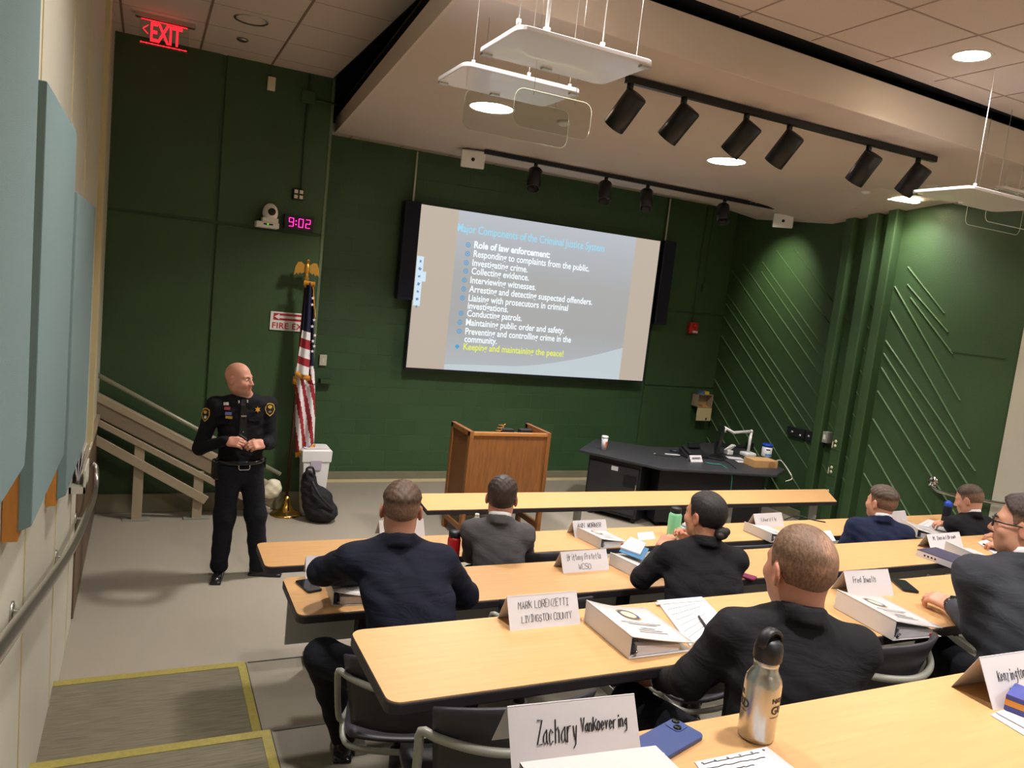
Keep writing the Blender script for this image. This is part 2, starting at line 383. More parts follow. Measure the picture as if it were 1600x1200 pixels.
# dark plenum above the gap between the two ceilings
struct('ceiling_plenum', MB().span((-.5, YB-.2, 5.5), (XR+.3, YF+.3, 5.6)), 'void_dark')
struct('ceiling_left_edge', MB().span((1.60, YB, ZL), (1.615, YP, ZL+.12)), 'void_dark')
g = MB()
for k in range(7): g.cyl((1.3, 3.2+.8*k, 4.9+.05*(k % 3)), (2.6, 3.3+.8*k, 4.95), .05, 8)
struct('ceiling_pipes', g, 'void_dark')
# lowered soffit over the front of the room
A, B_, C_, D_ = (1.78, 8.68), (1.40, 3.93), (6.9, 4.2), (6.9, 8.68)
sf = MB()
low = [V((*A, ZC)), V((*B_, ZC)), V((*C_, ZC)), V((*D_, ZC))]
rt = [V((XR, 4.25, 4.06)), V((XR, 5.89, 4.03)), V((XR, 7.40, 3.86)), V((XR, 8.80, 3.97))]
sf.add(low+rt+[V((6.9, 5.89, ZC)), V((6.9, 7.4, ZC))], [(0, 1, 2, 8, 9, 3), (2, 4, 5, 8), (8, 5, 6, 9), (9, 6, 7, 3)])
so = struct('ceiling_soffit', sf, 'soffit', clean=False)
fz = ZC+.25
fa = MB().slab([(*A, ZC-.001), (*B_, ZC-.001), (B_[0]-.02, B_[1], ZC-.001), (A[0]-.02, A[1], ZC-.001)], (0, 0, .16))
fa.slab([(B_[0]-.02, B_[1], ZC-.001), (C_[0], C_[1], ZC-.001), (XR, 4.25, 4.059), (XR, 4.23, 4.059), (C_[0], C_[1]-.02, ZC-.001), (B_[0]-.02, B_[1]-.02, ZC-.001)], (0, 0, .25))
struct('soffit_edge', fa, 'soffit_edge', so)
struct('soffit_top', MB().slab([(1.78, 8.7, fz), (1.4, 3.95, fz), (XR, 4.25, fz), (XR, 8.9, fz)], (0, 0, .02)), 'void_dark', so)
g = MB()
g.span((1.63, 8.68, ZS), (XR, YF, ZS+.03)); g.span((1.63, 8.66, ZC), (XR-1, 8.70, ZS+.02)); g.span((1.62, 8.62, ZC+.02), (1.645, YF, ZS+.17))
ss = struct('ceiling_strip', g, 'soffit')
g = MB()
for x in (2.05, 2.66, 3.27, 3.88, 4.49, 5.1, 5.71, 6.32, 6.93): g.span((x-.006, 8.7, ZS-.002), (x+.006, YF, ZS+.002))
struct('strip_joints', g, 'grid_line', ss)
# tiled ceiling over the seats
rc = struct('ceiling_rear', MB().slab([(1.615, YB, ZR), (XR, YB, ZR), (XR, 4.18, ZR), (1.615, 3.86, ZR)], (0, 0, .03)), 'ceiling_tile')
g = MB()
for k in range(12): x = 1.98+.602*k-.6; g.span((max(x, 1.62)-.006, YB, ZR-.003), (max(x, 1.62)+.006, 3.95, ZR+.002))
for k in range(12): y = 3.83-.6*k; g.span((1.62, y-.006, ZR-.003), (XR, y+.006, ZR+.002))
struct('grid_lines', g, 'grid_pale', rc)
struct('ceiling_gap_shade', MB().span((1.615, 3.98, ZR+.031), (XR, 4.20, ZR+.3)), 'void_dark')  # near-black strip: shade of the ceiling gap put into the colour
struct('trim_front_corner', MB().span((1.60, YP-.03, 0), (1.632, YP+.02, 4.5)), mat('corner_pale', (96, 112, 84), .5), bevel=.006)  # corner strip in a paler green than the wall
# =================================================================== LAMPS
def downlight(x, y, z, label, on=True, r=.165, power=1.0, group=None):
    t = thing('ceiling_downlight', (x, y, z), label, 'ceiling light', group)
    ring = MB().lathe([(r, -.004), (r+.018, -.006), (r+.02, 0), (r, .001)], n=32, caps=False); ring.build('trim_ring', 'white_plastic' if on else 'steel', t)
    if on:
        MB().lathe([(.001, -.003), (r, -.003)], n=32).build('diffuser', 'lamp_glow', t)
        ld = bpy.data.lights.new('downlight_lamp', 'AREA'); ld.shape = 'DISK'; ld.size = 2*r; ld.energy = LAMP_W*power; ld.color = LAMP_COL; ld.spread = math.radians(128)
        lo = bpy.data.objects.new('downlight_lamp', ld); COL.objects.link(lo); lo.parent = t; lo.location = (0, 0, -.012)
    else: MB().lathe([(r, .0), (r*.8, .05), (r*.45, .09), (.001, .1)], n=32, caps=False).build('reflector', 'lamp_off', t)
    return t
ddl = [(2.52, 6.15, ZC, 'lit round downlight partly hidden behind the hanging white reflectors'), (5.08, 6.2, ZC, 'lit round downlight in the middle of the white soffit, below the longer light track'),
       (7.50, 6.1, ZC-.035, 'lit round downlight at the right corner of the soffit')]
for q, pw in zip(ddl, (1.35, 1.2, .40)): downlight(*q, r=.18, power=pw)
downlight(4.68, 3.47, ZR, 'lit round downlight in the tiled ceiling at upper right', r=.105, power=.6)
for x in (1.9, 4.7, 7.0):
    for y in (1.0, -1.6): downlight(x, y, ZR, 'lit round downlight in the tiled ceiling behind the camera', r=.105, group='downlights behind the camera', power=.72)
downlight(1.95, 3.0, ZR, 'lit round downlight in the tiled ceiling just above the top of the view', r=.105, power=.42)
downlight(7.1, 3.0, ZR, 'lit round downlight in the tiled ceiling beyond the right edge of the view', r=.105, power=.6)
downlight(.66, 6.87, ZL, 'unlit round recessed downlight with shiny reflector near the red exit sign', on=False, r=.115)
downlight(.70, 3.1, ZL, 'added round downlight brightening the left wall panels, above the top of the view', r=.115, power=.62)  # added, unseen lamp that brightens the teal panels and left wall
sd = MB().lathe([(.05, 0), (.05, -.012), (.03, -.022), (.001, -.024)]); o = sd.build('smoke_detector', 'lamp_off'); o.location = at_z(379, 61, ZL-.001); tag(o, 'small grey ceiling sensor below the unlit downlight', 'sensor')
for (u, v, lb) in ((881, 190, 'small white ceiling sensor behind the hanging reflectors'), (1354, 298, 'small white ceiling sensor beside the far right downlight')):
    o = MB().lathe([(.055, 0), (.055, -.02), (.035, -.035), (.001, -.036)]).build('smoke_detector', 'white_plastic'); o.location = at_z(u, v, ZC-.001); tag(o, lb, 'sensor')
# track lighting
def track(p0, p1, heads, label, aims, group, hl):
    a, b = at_z(*p0, ZC-.03), at_z(*p1, ZC-.03); y = (a.y+b.y)/2; a.y = b.y = y
    t = MB().bar(a, b, .04, .045); o = t.build('light_track', 'black_metal'); o.location = (0, 0, 0); tag(o, label, 'light track')
    for i, (u, ln) in enumerate(heads):
        tt = (u-p0[0])/(p1[0]-p0[0])
        lo, hi = 0., 1.                      # find the point of the track that projects to this column
        for _ in range(30):
            m = (lo+hi)/2; q = a.lerp(b, m)-V((0, 0, CAM_H)); pu = 800+FPX*q.dot(CR)/q.dot(CF)
            if pu < u: lo = m
            else: hi = m
        p = a.lerp(b, lo); aim = V(aims[i]); h = thing('track_spotlight', (p.x, p.y, p.z-.02), hl[i], 'spotlight', group)
        MB().cyl((0, 0, 0), (0, 0, -.05), .022, 12).cyl((0, 0, -.05), (0, 0, -.12), .009, 8).build('stem', 'black_metal', h)
        d = (aim-p).normalized(); piv = V((0, 0, -.155)); s = piv-d*.09; e = piv+d*.16
        M = d.to_track_quat('Z', 'Y').to_matrix()
        MB().lathe([(.001, -.10), (.07, -.10), (.078, -.09), (.078, .155), (.07, .155), (.066, .10), (.001, .10)], piv, 24, M).build('lamp_can', 'black_metal', h)
        MB().lathe([(.001, .102), (.06, .102)], piv, 20, M).build('lens', 'lamp_off', h)
        if ln:
            ld = bpy.data.lights.new('spot_lamp', 'SPOT'); ld.energy = ln; ld.spot_size = math.radians(34); ld.spot_blend = .9; ld.color = (1, .93, .8); ld.shadow_soft_size = .05
            lob = bpy.data.objects.new('spot_lamp', ld); COL.objects.link(lob); lob.parent = h; lob.location = piv+d*.12; lob.rotation_euler = d.to_track_quat('-Z', 'Y').to_euler()
    return y
HU = [972, 1066, 1163, 1230, 1355, 1433]
ordn = ['first', 'second', 'third', 'fourth', 'fifth', 'sixth']
track((975, 125), (1467, 249), [(986, 0), (1070, 0), (1168, 0), (1235, 0), (1359, 0), (1436, 0)], 'long black light track with six spotlights on the soffit',
      [(1.6, 7.6, 0), (1.8, 7.4, 0), (2.4, 7.4, 0), (3.4, 7.4, 0), (4.6, 7.2, 0), (5.0, 7.2, 0)], 'spotlights on the long black track',
      ['black can spotlight, %s from the left on the longer six-lamp track' % q for q in ordn])
track((761, 236), (1205, 325), [(838, 0), (948, 0), (1013, 0), (1133, 0)], 'shorter black light track with four spotlights above the projected slide',
      [(3.0, 6.4, 1), (4.0, 6.3, 1), (4.6, 6.2, 1), (5.6, 6.2, 1)], 'spotlights on the shorter black track',
      ['black can spotlight, %s from the left on the shorter track above the slide' % q for q in ordn[:4]])
# wall washer lamps over the right wall (out of the photo behind the soffit edge): the lit patches on the grooved wall
for (x, y, z, tx, ty, tz, e) in ((7.0, 7.9, 3.95, 7.9, 8.1, 3.05, 105), (6.9, 5.3, 3.95, 7.9, 5.45, 2.2, 16)):
    h = thing('wall_spotlight', (x, y, z+.08), 'small recessed spotlight aimed at the green wall near the %s' % ('soffit speaker' if y > 7 else 'right edge'), 'spotlight')
    MB().lathe([(.045, .0), (.05, -.004), (.05, .0)], n=20, caps=False).build('trim_ring', 'white_plastic', h)
    d = V((tx-x, ty-y, tz-z)).normalized(); ld = bpy.data.lights.new('spot_lamp', 'SPOT'); ld.energy = e; ld.spot_size = math.radians(68); ld.spot_blend = 1; ld.color = (1, .95, .75); ld.shadow_soft_size = .04
    lob = bpy.data.objects.new('spot_lamp', ld); COL.objects.link(lob); lob.parent = h; lob.location = (0, 0, -.1); lob.rotation_euler = d.to_track_quat('-Z', 'Y').to_euler()
# =================================================================== WALL AND CEILING FITTINGS
# acoustic panels on wooden battens
for (y0, y1, z0, z1, lb) in ((1.30, 2.45, 1.93, 3.24, 'nearest and highest teal fabric acoustic panel on the left wall'), (2.64, 3.66, 1.67, 3.0, 'middle teal fabric acoustic panel on the left wall'), (3.83, 5.05, 1.42, 2.77, 'farthest and lowest teal fabric acoustic panel on the left wall')):
    t = thing('acoustic_panel', (XL, (y0+y1)/2, z0), lb, 'acoustic panel', 'teal acoustic panels on the left wall')
    ya, yb = (y0-y1)/2, (y1-y0)/2; h = z1-z0
    p = MB(); c = .05
    p.add([(.043, y, z) for y, z in ((ya, .0), (yb, .0), (yb, h), (ya, h))]+[(.08, y, z) for y, z in ((ya, .02), (yb-.02, .0), (yb, .08), (yb, h), (ya, h))],
          [(0, 1, 2, 3), (4, 5, 6, 7, 8), (0, 4, 5, 1), (1, 5, 6, 7, 2), (2, 7, 8, 3), (3, 8, 4, 0)])
    p.build('fabric_board', 'teal_fabric', t, bevel=.004)
    b = MB().span((0.002, ya+.005, -.03), (.043, ya+.10, h+.012)).span((0.002, yb-.10, .05), (.043, yb-.03, h+.012)).span((0.002, ya+.05, h-.02), (.05, yb-.05, h+.012))
    b.build('batten', 'bare_wood', t)
# left handrail
t = thing('handrail', (XL+.09, 3.2, 1.25), 'round steel handrail on the left wall beside the aisle steps', 'handrail')
hp = smooth_path([(XL+.085, .3, 2.03), (XL+.085, 2.05, 1.58), (XL+.085, 4.15, 1.07), (XL+.085, 5.6, .82), (XL+.085, 6.15, .75), (XL+.085, 6.38, .80), (XL+.075, 6.44, .90), (XL+.05, 6.44, .93)], 8)
MB().tube(hp, .021, 14).build('rail', 'steel', t, world=True)
for (y, z) in ((1.3, 1.77), (2.9, 1.37), (4.4, 1.01), (5.7, .80)):
    MB().lathe([(.036, 0), (.034, .008), (.012, .012)], (XL, y, z-.06), 18, Matrix.Rotation(math.pi/2, 3, 'Y')).tube(smooth_path([(XL, y, z-.06), (XL+.06, y, z-.06), (XL+.085, y, z-.018)], 5), .008, 8).build('wall_bracket', 'steel', t, world=True)
# right handrail
t = thing('handrail', (XR-.09, 4.8, .9), 'shiny handrail on the right wall behind the black-suited person', 'handrail')
hp = smooth_path([(XR-.01, 5.46, .97), (XR-.05, 5.40, .935), (XR-.085, 5.26, .92), (XR-.085, 4.9, .955), (XR-.085, 4.3, 1.06), (XR-.085, 2.5, 1.6), (XR-.085, .5, 2.2)], 8)
MB().tube(hp, .02, 12).build('rail', 'chrome', t, world=True)
for (y, z) in ((5.44, .985), (4.0, 1.09), (2.6, 1.50)):
    MB().lathe([(.07, 0), (.062, -.016), (.02, -.022), (.001, -.022)], (XR, y, z), 22, Matrix.Rotation(math.pi/2, 3, 'Y')).tube([(XR, y, z), (XR-.085, y-.02, z-.03)], .009, 8).build('wall_flange', 'chrome', t, world=True)
# paper holder on the left wall
t = thing('brochure_holder', (XL, 5.28, 1.10), 'white wall box full of papers beside the lower end of the left handrail', 'paper holder')
MB().span((XL, 5.1, 1.08), (XL+.085, 5.42, 1.12)).span((XL, 5.1, 1.08), (XL+.012, 5.42, 1.30)).span((XL+.075, 5.1, 1.08), (XL+.085, 5.42, 1.22)).build('box', 'cream_paint', t, world=True)
for k in range(4): MB().box((XL+.03+.012*k, 5.27, 1.225), (.004, .22, .21+.02*(k % 2)), Matrix.Rotation(.12*k-.1, 3, 'Y')).build('leaflet', 'white_paper', t, world=True)
# exit sign
ex = thing('exit_sign', (.04, 7.4, ZL), 'red glowing exit sign with left arrow hanging under the ceiling', 'exit sign')
MB().span((-.18, 7.37, ZL-.035), (.27, 7.43, ZL)).build('housing', 'steel', ex, world=True)
MB().span((-.15, 7.396, 4.25), (.225, 7.404, ZL-.03)).build('panel', 'acrylic_clear', ex, world=True)
m = MB(); put_text(m, 'EXIT', .215, (-.075, 7.392, 4.285), (1, 0, 0), (0, 0, 1), kx=.58, bold=.004, spacing=.95); m.build('lettering', 'led_red', ex, world=True)
m = MB()
for s in (1, -1): m.bar((-.125, 7.39, 4.37), (-.085, 7.39, 4.37+.035*s), .004, .012, (0, 1, 0))
for k in range(9): m.sphere((-.135+.042*k, 7.39, 4.262), .007, 8)
m.bar((-.14, 7.39, 4.445), (.21, 7.39, 4.445), .006, .006); m.bar((-.14, 7.39, 4.262), (.215, 7.39, 4.262), .006, .006); m.build('arrow_and_lights', 'led_red', ex, world=True)
# conduits and boxes on the panel wall
def conduit(pts, label, m='green_paint', r=.011):
    o = MB().tube(pts, r, 8).build('conduit', m); return tag(o, label, 'conduit')
yp = YP-.034
def pp(u, v, y=None): return at_y(u, v, yp if y is None else y)
a = pp(484, 120); b = pp(466, 304)
conduit([V((a.x, yp, 4.47)), V((a.x, yp, b.z+.06))], 'thin dark conduit running down the panel wall to the outlet box', 'green_paint')
o = MB().box(pp(482, 152), (.13, .05, .12)).build('junction_box', 'green_paint', bevel=.004); tag(o, 'green square junction box high on the panel wall', 'junction box')
conduit([pp(482, 156), pp(500, 158), V((1.66, yp, pp(500, 158).z))], 'short green conduit from the high junction box to the wall corner', 'green_paint', .009)
t = thing('outlet_box', b, 'black outlet box with four sockets above the red clock', 'outlet')
MB().box(b+V((0, 0, 0)), (.11, .06, .11)).build('box', 'black_plastic', t, world=True, bevel=.006)
m = MB()
for i in (-1, 1):
    for j in (-1, 1): m.box(b+V((.026*i, -.031, .026*j)), (.034, .006, .034))
m.build('sockets', 'cream_plastic', t, world=True, bevel=.002)
o = MB().box(pp(424, 131), (.075, .035, .13)).build('wall_sensor', 'cream_plastic', bevel=.006); tag(o, 'small beige box high on the dark panel wall', 'wall box')
# digital clock
c = pp(466, 349); c.y -= .03
t = thing('digital_clock', c, 'small black wall clock with glowing pink digits', 'clock')
MB().box(c, (.30, .06, .15)).build('case', 'black_plastic', t, world=True, bevel=.008)
SEG = {'9': 'abcdfg', '0': 'abcdef', '2': 'abged'}
dg = MB()
def seg7(ch, x, z, h=.082, w_=.042):
    P = {'a': ((0, h), (w_, h)), 'b': ((w_, h), (w_, h/2)), 'c': ((w_, h/2), (w_, 0)), 'd': ((0, 0), (w_, 0)), 'e': ((0, 0), (0, h/2)), 'f': ((0, h/2), (0, h)), 'g': ((0, h/2), (w_, h/2))}
    for s_ in SEG[ch]:
        (x0, z0), (x1, z1) = P[s_]; dg.bar((x+x0, c.y-.033, z+z0), (x+x1, c.y-.033, z+z1), .004, .012, (0, 1, 0))
for ch, dx in (('9', -.10), ('0', -.005), ('2', .065)): seg7(ch, c.x+dx, c.z-.04)
for dz in (-.018, .018): dg.sphere((c.x-.032, c.y-.032, c.z+dz), .006, 8)
dg.build('digits', 'led_pink', t, world=True)
# ptz camera on a wall shelf
c = pp(416, 352); t = thing('ptz_camera', c, 'white dome conference camera mounted on the dark panel wall', 'camera')
MB().box(c+V((-.005, -.075, .0)), (.22, .15, .06)).build('base', 'white_plastic', t, world=True, bevel=.012)
MB().box(c+V((.02, -.075, .045)), (.15, .13, .05)).sphere(c+V((.02, -.08, .12)), (.075, .072, .095), 20).build('head', 'white_plastic', t, world=True)
MB().lathe([(.036, -.02), (.036, .012), (.03, .016), (.001, .01)], c+V((.025, -.145, .13)), 20, Matrix.Rotation(math.pi/2, 3, 'X')).build('lens', 'glass_lens', t, world=True)
MB().box(c+V((.0, -.152, .005)), (.09, .004, .014)).build('front_strip', 'black_plastic', t, world=True); MB().box(c+V((-.005, -.155, .006)), (.014, .004, .01)).build('status_light', 'led_green', t, world=True)
# fire exit sign
c0 = at_y(423, 486, yp); t = thing('fire_exit_sign', (c0.x+.17, yp, c0.z-.08), 'white wall sign with red arrow reading fire exit behind the flag', 'sign')
x0, z1 = c0.x, c0.z; MB().span((x0, yp-.004, z1-.19), (x0+.42, yp+.004, z1)).build('plate', 'white_plastic', t, world=True, bevel=.004)
m = MB(); put_text(m, 'FIRE EXIT', .085, (x0+.018, yp-.005, z1-.17), (1, 0, 0), (0, 0, 1), bold=.0015, spacing=1.1); m.build('lettering', 'red_paint', t, world=True)
m = MB(); m.span((x0+.03, yp-.006, z1-.085), (x0+.40, yp-.004, z1-.015)); m.build('red_bar', 'red_paint', t, world=True)
m = MB(); zz = z1-.05; m.slab([(x0+.04, yp-.007, zz), (x0+.09, yp-.007, zz+.03), (x0+.09, yp-.007, zz+.013), (x0+.33, yp-.007, zz+.013), (x0+.36, yp-.007, zz+.028), (x0+.39, yp-.007, zz+.028), (x0+.39, yp-.007, zz-.028), (x0+.36, yp-.007, zz-.028), (x0+.33, yp-.007, zz-.013), (x0+.09, yp-.007, zz-.013), (x0+.09, yp-.007, zz-.03)], (0, -.001, 0)); m.build('arrow', 'white_plastic', t, world=True)
# light switch and small shelf on the block wall
c = at_y(500, 562, YF); t = thing('light_switch', c+V((.03, -.01, 0)), 'beige light switch box on the green block wall behind the flag', 'switch'); c = c+V((.03, -.02, 0))
MB().box(c, (.085, .04, .13)).build('box', 'cream_plastic', t, world=True, bevel=.005); MB().box(c+V((0, -.022, 0)), (.02, .008, .05)).build('toggle', 'white_plastic', t, world=True)
c = at_y(503, 594, YF)+V((.03, -.06, 0)); o = MB().box(c, (.14, .12, .05)).build('wall_shelf', 'green_paint', bevel=.004); tag(o, 'tiny green wall bracket below the light switch', 'bracket')
# red alarm strobe with conduit
yc = YF-.02
c = at_y(1080, 512, yc)+V((0, -.035, 0)); t = thing('fire_alarm', c, 'red fire alarm horn strobe on the green wall right of the screen', 'fire alarm')
MB().box(c, (.15, .07, .17)).build('body', 'red_plastic', t, world=True, bevel=.01); MB().box(c+V((.02, -.04, -.055)), (.09, .02, .03)).build('strobe_lens', 'white_plastic', t, world=True, bevel=.004)
m = MB().lathe([(.035, 0), (.03, .008), (.001, .01)], c+V((.0, -.036, .03)), 18, Matrix.Rotation(math.pi/2, 3, 'X')); m.build('horn', 'red_paint', t, world=True)
conduit([at_y(1106, 385, yc-.012), V((c.x+.0, yc-.012, c.z+.1))] if False else [V((c.x, yc-.012, 4.1)), V((c.x, yc-.012, c.z+.085))], 'green conduit running down to the red fire alarm', 'green_paint', .012)
c = at_y(1099, 450, yc)+V((0, -.03, 0)); o = MB().box(c, (.10, .06, .13)).build('junction_box', 'green_paint', bevel=.004); tag(o, 'small green box on the wall right of the screen', 'junction box')
conduit([V((c.x, yc-.012, 4.1)), V((c.x, yc-.012, c.z+.06))], 'green conduit running down to the small green box', 'green_paint', .010)
# open wall box with a carton on top
c = at_y(1092, 624, yc); t = thing('wall_box', c, 'open beige wall box with its door hanging down', 'wall box'); x, y, z = c
m = MB().span((x-.14, y-.012, z-.10), (x+.14, y, z+.10)).span((x-.14, y-.15, z+.09), (x+.14, y, z+.10)).span((x-.14, y-.15, z-.10), (x+.14, y, z-.09)).span((x-.14, y-.15, z-.10), (x-.13, y, z+.10)).span((x+.13, y-.15, z-.10), (x+.14, y, z+.10)); m.build('box', 'beige_metal', t, world=True)
MB().span((x-.13, y-.158, z-.30), (x+.14, y-.148, z-.105)).build('door', mat('box_door', (196, 184, 140), .5), t, world=True); MB().box((x+.05, y-.162, z-.27), (.02, .01, .03)).build('latch', 'black_plastic', t, world=True)
MB().span((x-.02, y-.12, z-.09), (x+.08, y-.03, z-.065)).build('bracket', 'bare_wood', t, world=True)
t = thing('small_carton', (x+.0, y-.08, z+.10), 'small blue and yellow carton on top of the open wall box', 'carton')
MB().span((x-.08, y-.12, z+.101), (x+.0, y-.05, z+.14)).build('blue_half', mat('carton_blue', (70, 100, 160), .6), t, world=True); MB().span((x+.0, y-.12, z+.101), (x+.08, y-.05, z+.14)).build('yellow_half', 'yellow_box', t, world=True)
# conduits above the screen (white)
for (u, v0, v1, lb) in ((652, 245, 330, 'white cable drop above the left end of the screen'), (1046, 325, 462, 'white cable drop along the right end of the screen')):
    a, b = at_y(u, v0, YF-.05), at_y(u-(2 if u < 800 else 16), v1, YF-.05); b.x = a.x; conduit([V((a.x, YF-.05, 4.1)), V((a.x, YF-.05, b.z))], lb, 'cable_white', .012)
# line-array loudspeakers behind the screen ends
for (xa, zt, zb, yy, lb) in ((2.84, 3.5, 2.32, 9.12, 'tall narrow black column loudspeaker left of the screen'), (6.635, 3.5, 2.32, 9.12, 'tall narrow black column loudspeaker right of the screen')):
    t = thing('column_loudspeaker', (xa, yy, zb), lb, 'loudspeaker'); MB().span((xa-.11, yy-.09, zb), (xa+.09, yy+.06, zt)).build('cabinet', 'navy_frame', t, world=True, bevel=.012)
    MB().span((xa-.09, yy-.096, zb+.03), (xa+.07, yy-.089, zt-.03)).build('grille', mat('grille_navy', (26, 30, 48), .9, bump=(400, .5)), t, world=True); MB().span((xa-.04, yy+.06, zb+.3), (xa+.04, YF+.0, zb+.4)).build('wall_mount', 'black_metal', t, world=True)
# =================================================================== PROJECTION SCREEN with the slide
ys = 9.06
tl, tr, bl, br_ = (at_y(*q, ys) for q in ((657, 316), (1030, 379), (636, 572), (1005, 597)))
sx0, sx1, sz0, sz1 = (tl.x+bl.x)/2, (tr.x+br_.x)/2, (bl.z+br_.z)/2, (tl.z+tr.z)/2
scr = thing('projection_screen', ((sx0+sx1)/2, ys, sz0), 'large wall screen showing a projected slide of bulleted text', 'screen')
MB().span((sx0-.015, ys, sz0-.02), (sx1+.02, ys+.05, sz1+.01)).build('frame', 'navy_frame', scr, world=True)
MB().span((sx0+.4, ys+.05, sz0+.5), (sx1-.4, YF, sz0+.8)).build('wall_mount', 'black_metal', scr, world=True)
def glow(name, rgb, s=1.0, grad=None):
    """light of the projector picture; grad = second colour at the bottom of the picture"""
    m = bpy.data.materials.new(name); m.use_nodes = True; MATS[name] = m; nt = m.node_tree; b = nt.nodes['Principled BSDF']
    b.inputs['Base Color'].default_value = (.02, .02, .02, 1); b.inputs['Roughness'].default_value = .9; b.inputs['Emission Strength'].default_value = s; b.inputs['Specular IOR Level'].default_value = .1
    b.inputs['Emission Color'].default_value = (*lin(rgb), 1)
    if grad:
        tc = nt.nodes.new('ShaderNodeTexCoord'); sp = nt.nodes.new('ShaderNodeSeparateXYZ'); nt.links.new(tc.outputs['Generated'], sp.inputs[0])
        cr = nt.nodes.new('ShaderNodeValToRGB'); e = cr.color_ramp.elements; e[0].color = (*lin(grad[0]), 1); e[1].color = (*lin(rgb), 1); e[1].position = 1
        for p, c_ in grad[1:]: q = e.new(p); q.color = (*lin(c_), 1)
        nt.links.new(sp.outputs[2], cr.inputs[0]); nt.links.new(cr.outputs[0], b.inputs['Emission Color'])
    return m
glow('slide_sides', (196, 182, 166), .97, [(190, 176, 160)]); glow('slide_page', (186, 192, 198), 1, [(178, 184, 188), (.3, (168, 168, 168)), (.62, (172, 172, 172)), (.85, (180, 184, 190))])
glow('slide_swoosh', (192, 203, 208), 1); glow('slide_white', (238, 246, 250), 1.1); glow('slide_title', (150, 215, 240), 1.05); glow('slide_bullet', (70, 160, 215), 1); glow('slide_yellow', (225, 232, 90), 1.05); glow('slide_tools', (205, 226, 240), 1.05); glow('slide_mark', (120, 150, 190), .9)
yl = ys-.002
MB().span((sx0, yl, sz0), (sx1, ys, sz1)).build('picture_side_bands', 'slide_sides', scr, world=True)
W_, H_ = sx1-sx0, sz1-sz0
def sl(fx, fz, k=0): return V((sx0+W_*fx, yl-.001-.0006*k, sz1-H_*fz))
MB().span(sl(.140, 1.0, 0), sl(.885, 0.0, 1)).build('slide_page', 'slide_page', scr, world=True)
sw = MB(); n = 24; top = []
for i in range(n+1):
    t_ = i/n; fx = .140+.745*t_; fz = .965-.015*math.sin(t_*3)+(-.20)*max(0, t_-.35)**1.6*1.9 if t_ > .35 else .965-.015*math.sin(t_*3)
    top.append(sl(fx, fz, 2))
sw.add(top+[sl(.140+.745*i/n, 1.0, 2) for i in range(n+1)], [(i, i+1, n+2+i, n+1+i) for i in range(n)]); sw.build('slide_swoosh', 'slide_swoosh', scr, world=True)
def line(txt, px, py, size, m, nm, width=None, bold=0):
    p = at_y(px, py, yl-.003); vs, fs = text_mesh(txt, size, extrude=.0003, bold=bold); w0 = max(q.x for q in vs); k = 1
    if width: q = at_y(width[0], width[1], yl-.003); k = (q.x-p.x)/w0
    m_ = MB().add([V((p.x+q.x*k, yl-.003-q.z, p.z+q.y)) for q in vs], fs); return m_.build(nm, m, scr, world=True, clean=False)
line('Major Components of the Criminal Justice System', 714, 361, .142, 'slide_title', 'slide_title', (943, 398), .0012)
LN = [('Role of law enforcement:', 740, 385, (859, 403), .004), ('Responding to complaints from the public.', 739, 399, (920, 426), .0022), ('Investigating crime.', 737, 413, (824, 427), .0022), ('Collecting evidence.', 736, 426, (826, 440), .0022), ('Interviewing witnesses.', 734, 440, (837, 455), .0022),
      ('Arresting and detecting suspected offenders.', 733, 454, (925, 477), .0022), ('Liaising with prosecutors in criminal', 731, 468, (887, 487), .0022), ('investigations.', 730, 480, (794, 488), .0022), ('Conducting patrols.', 729, 492, (815, 503), .0022), ('Maintaining public order and safety.', 727, 506, (881, 522), .0022), ('Preventing and controlling crime in the', 726, 520, (892, 535), .0022), ('community.', 725, 532, (776, 538), .0022), ('Keeping and maintaining the peace!', 723, 544, (880, 557), .0022)]
for i, (tx, u, v, wd, bo) in enumerate(LN):
    line(tx, u, v+2, .118, 'slide_yellow' if i == 12 else 'slide_white', 'slide_line', wd, bo)
bu = MB()
for i, (tx, u, v, wd, bo) in enumerate(LN):
    if i in (7, 11): continue
    p = at_y(u-8.5, v-2.5, yl-.003)
    if i < 12: bu.lathe([(.022, 0), (.032, 0)], p, 16, Matrix.Rotation(math.pi/2, 3, 'X'), caps=False); bu.lathe([(.001, 0), (.012, 0)], p, 10, Matrix.Rotation(math.pi/2, 3, 'X'), caps=False)
    else: bu.add([p+V((-.035, 0, 0)), p+V((0, 0, .03)), p+V((.035, 0, 0)), p+V((0, 0, -.03))], [(0, 1, 2, 3)])
bu.build('slide_bullets', 'slide_bullet', scr, world=True)
tb = MB(); a, b = at_y(655, 400, yl-.003), at_y(645, 477, yl-.003); xx = sx0+.012
tb.span((xx, yl-.004, b.z), (xx+.085, yl-.003, a.z)); tb.span((xx+.085, yl-.004, b.z+.30), (xx+.13, yl-.003, b.z+.42)); tbo = tb.build('toolbar', 'slide_tools', scr, world=True)
ic = MB()
for k in range(7): ic.box((xx+.045, yl-.005, a.z-.06-.092*k), (.035 if k % 2 else .022, .001, .03), Matrix.Rotation(.6*k, 3, 'Y'))
ic.build('toolbar_icons', 'slide_mark', tbo, world=True)
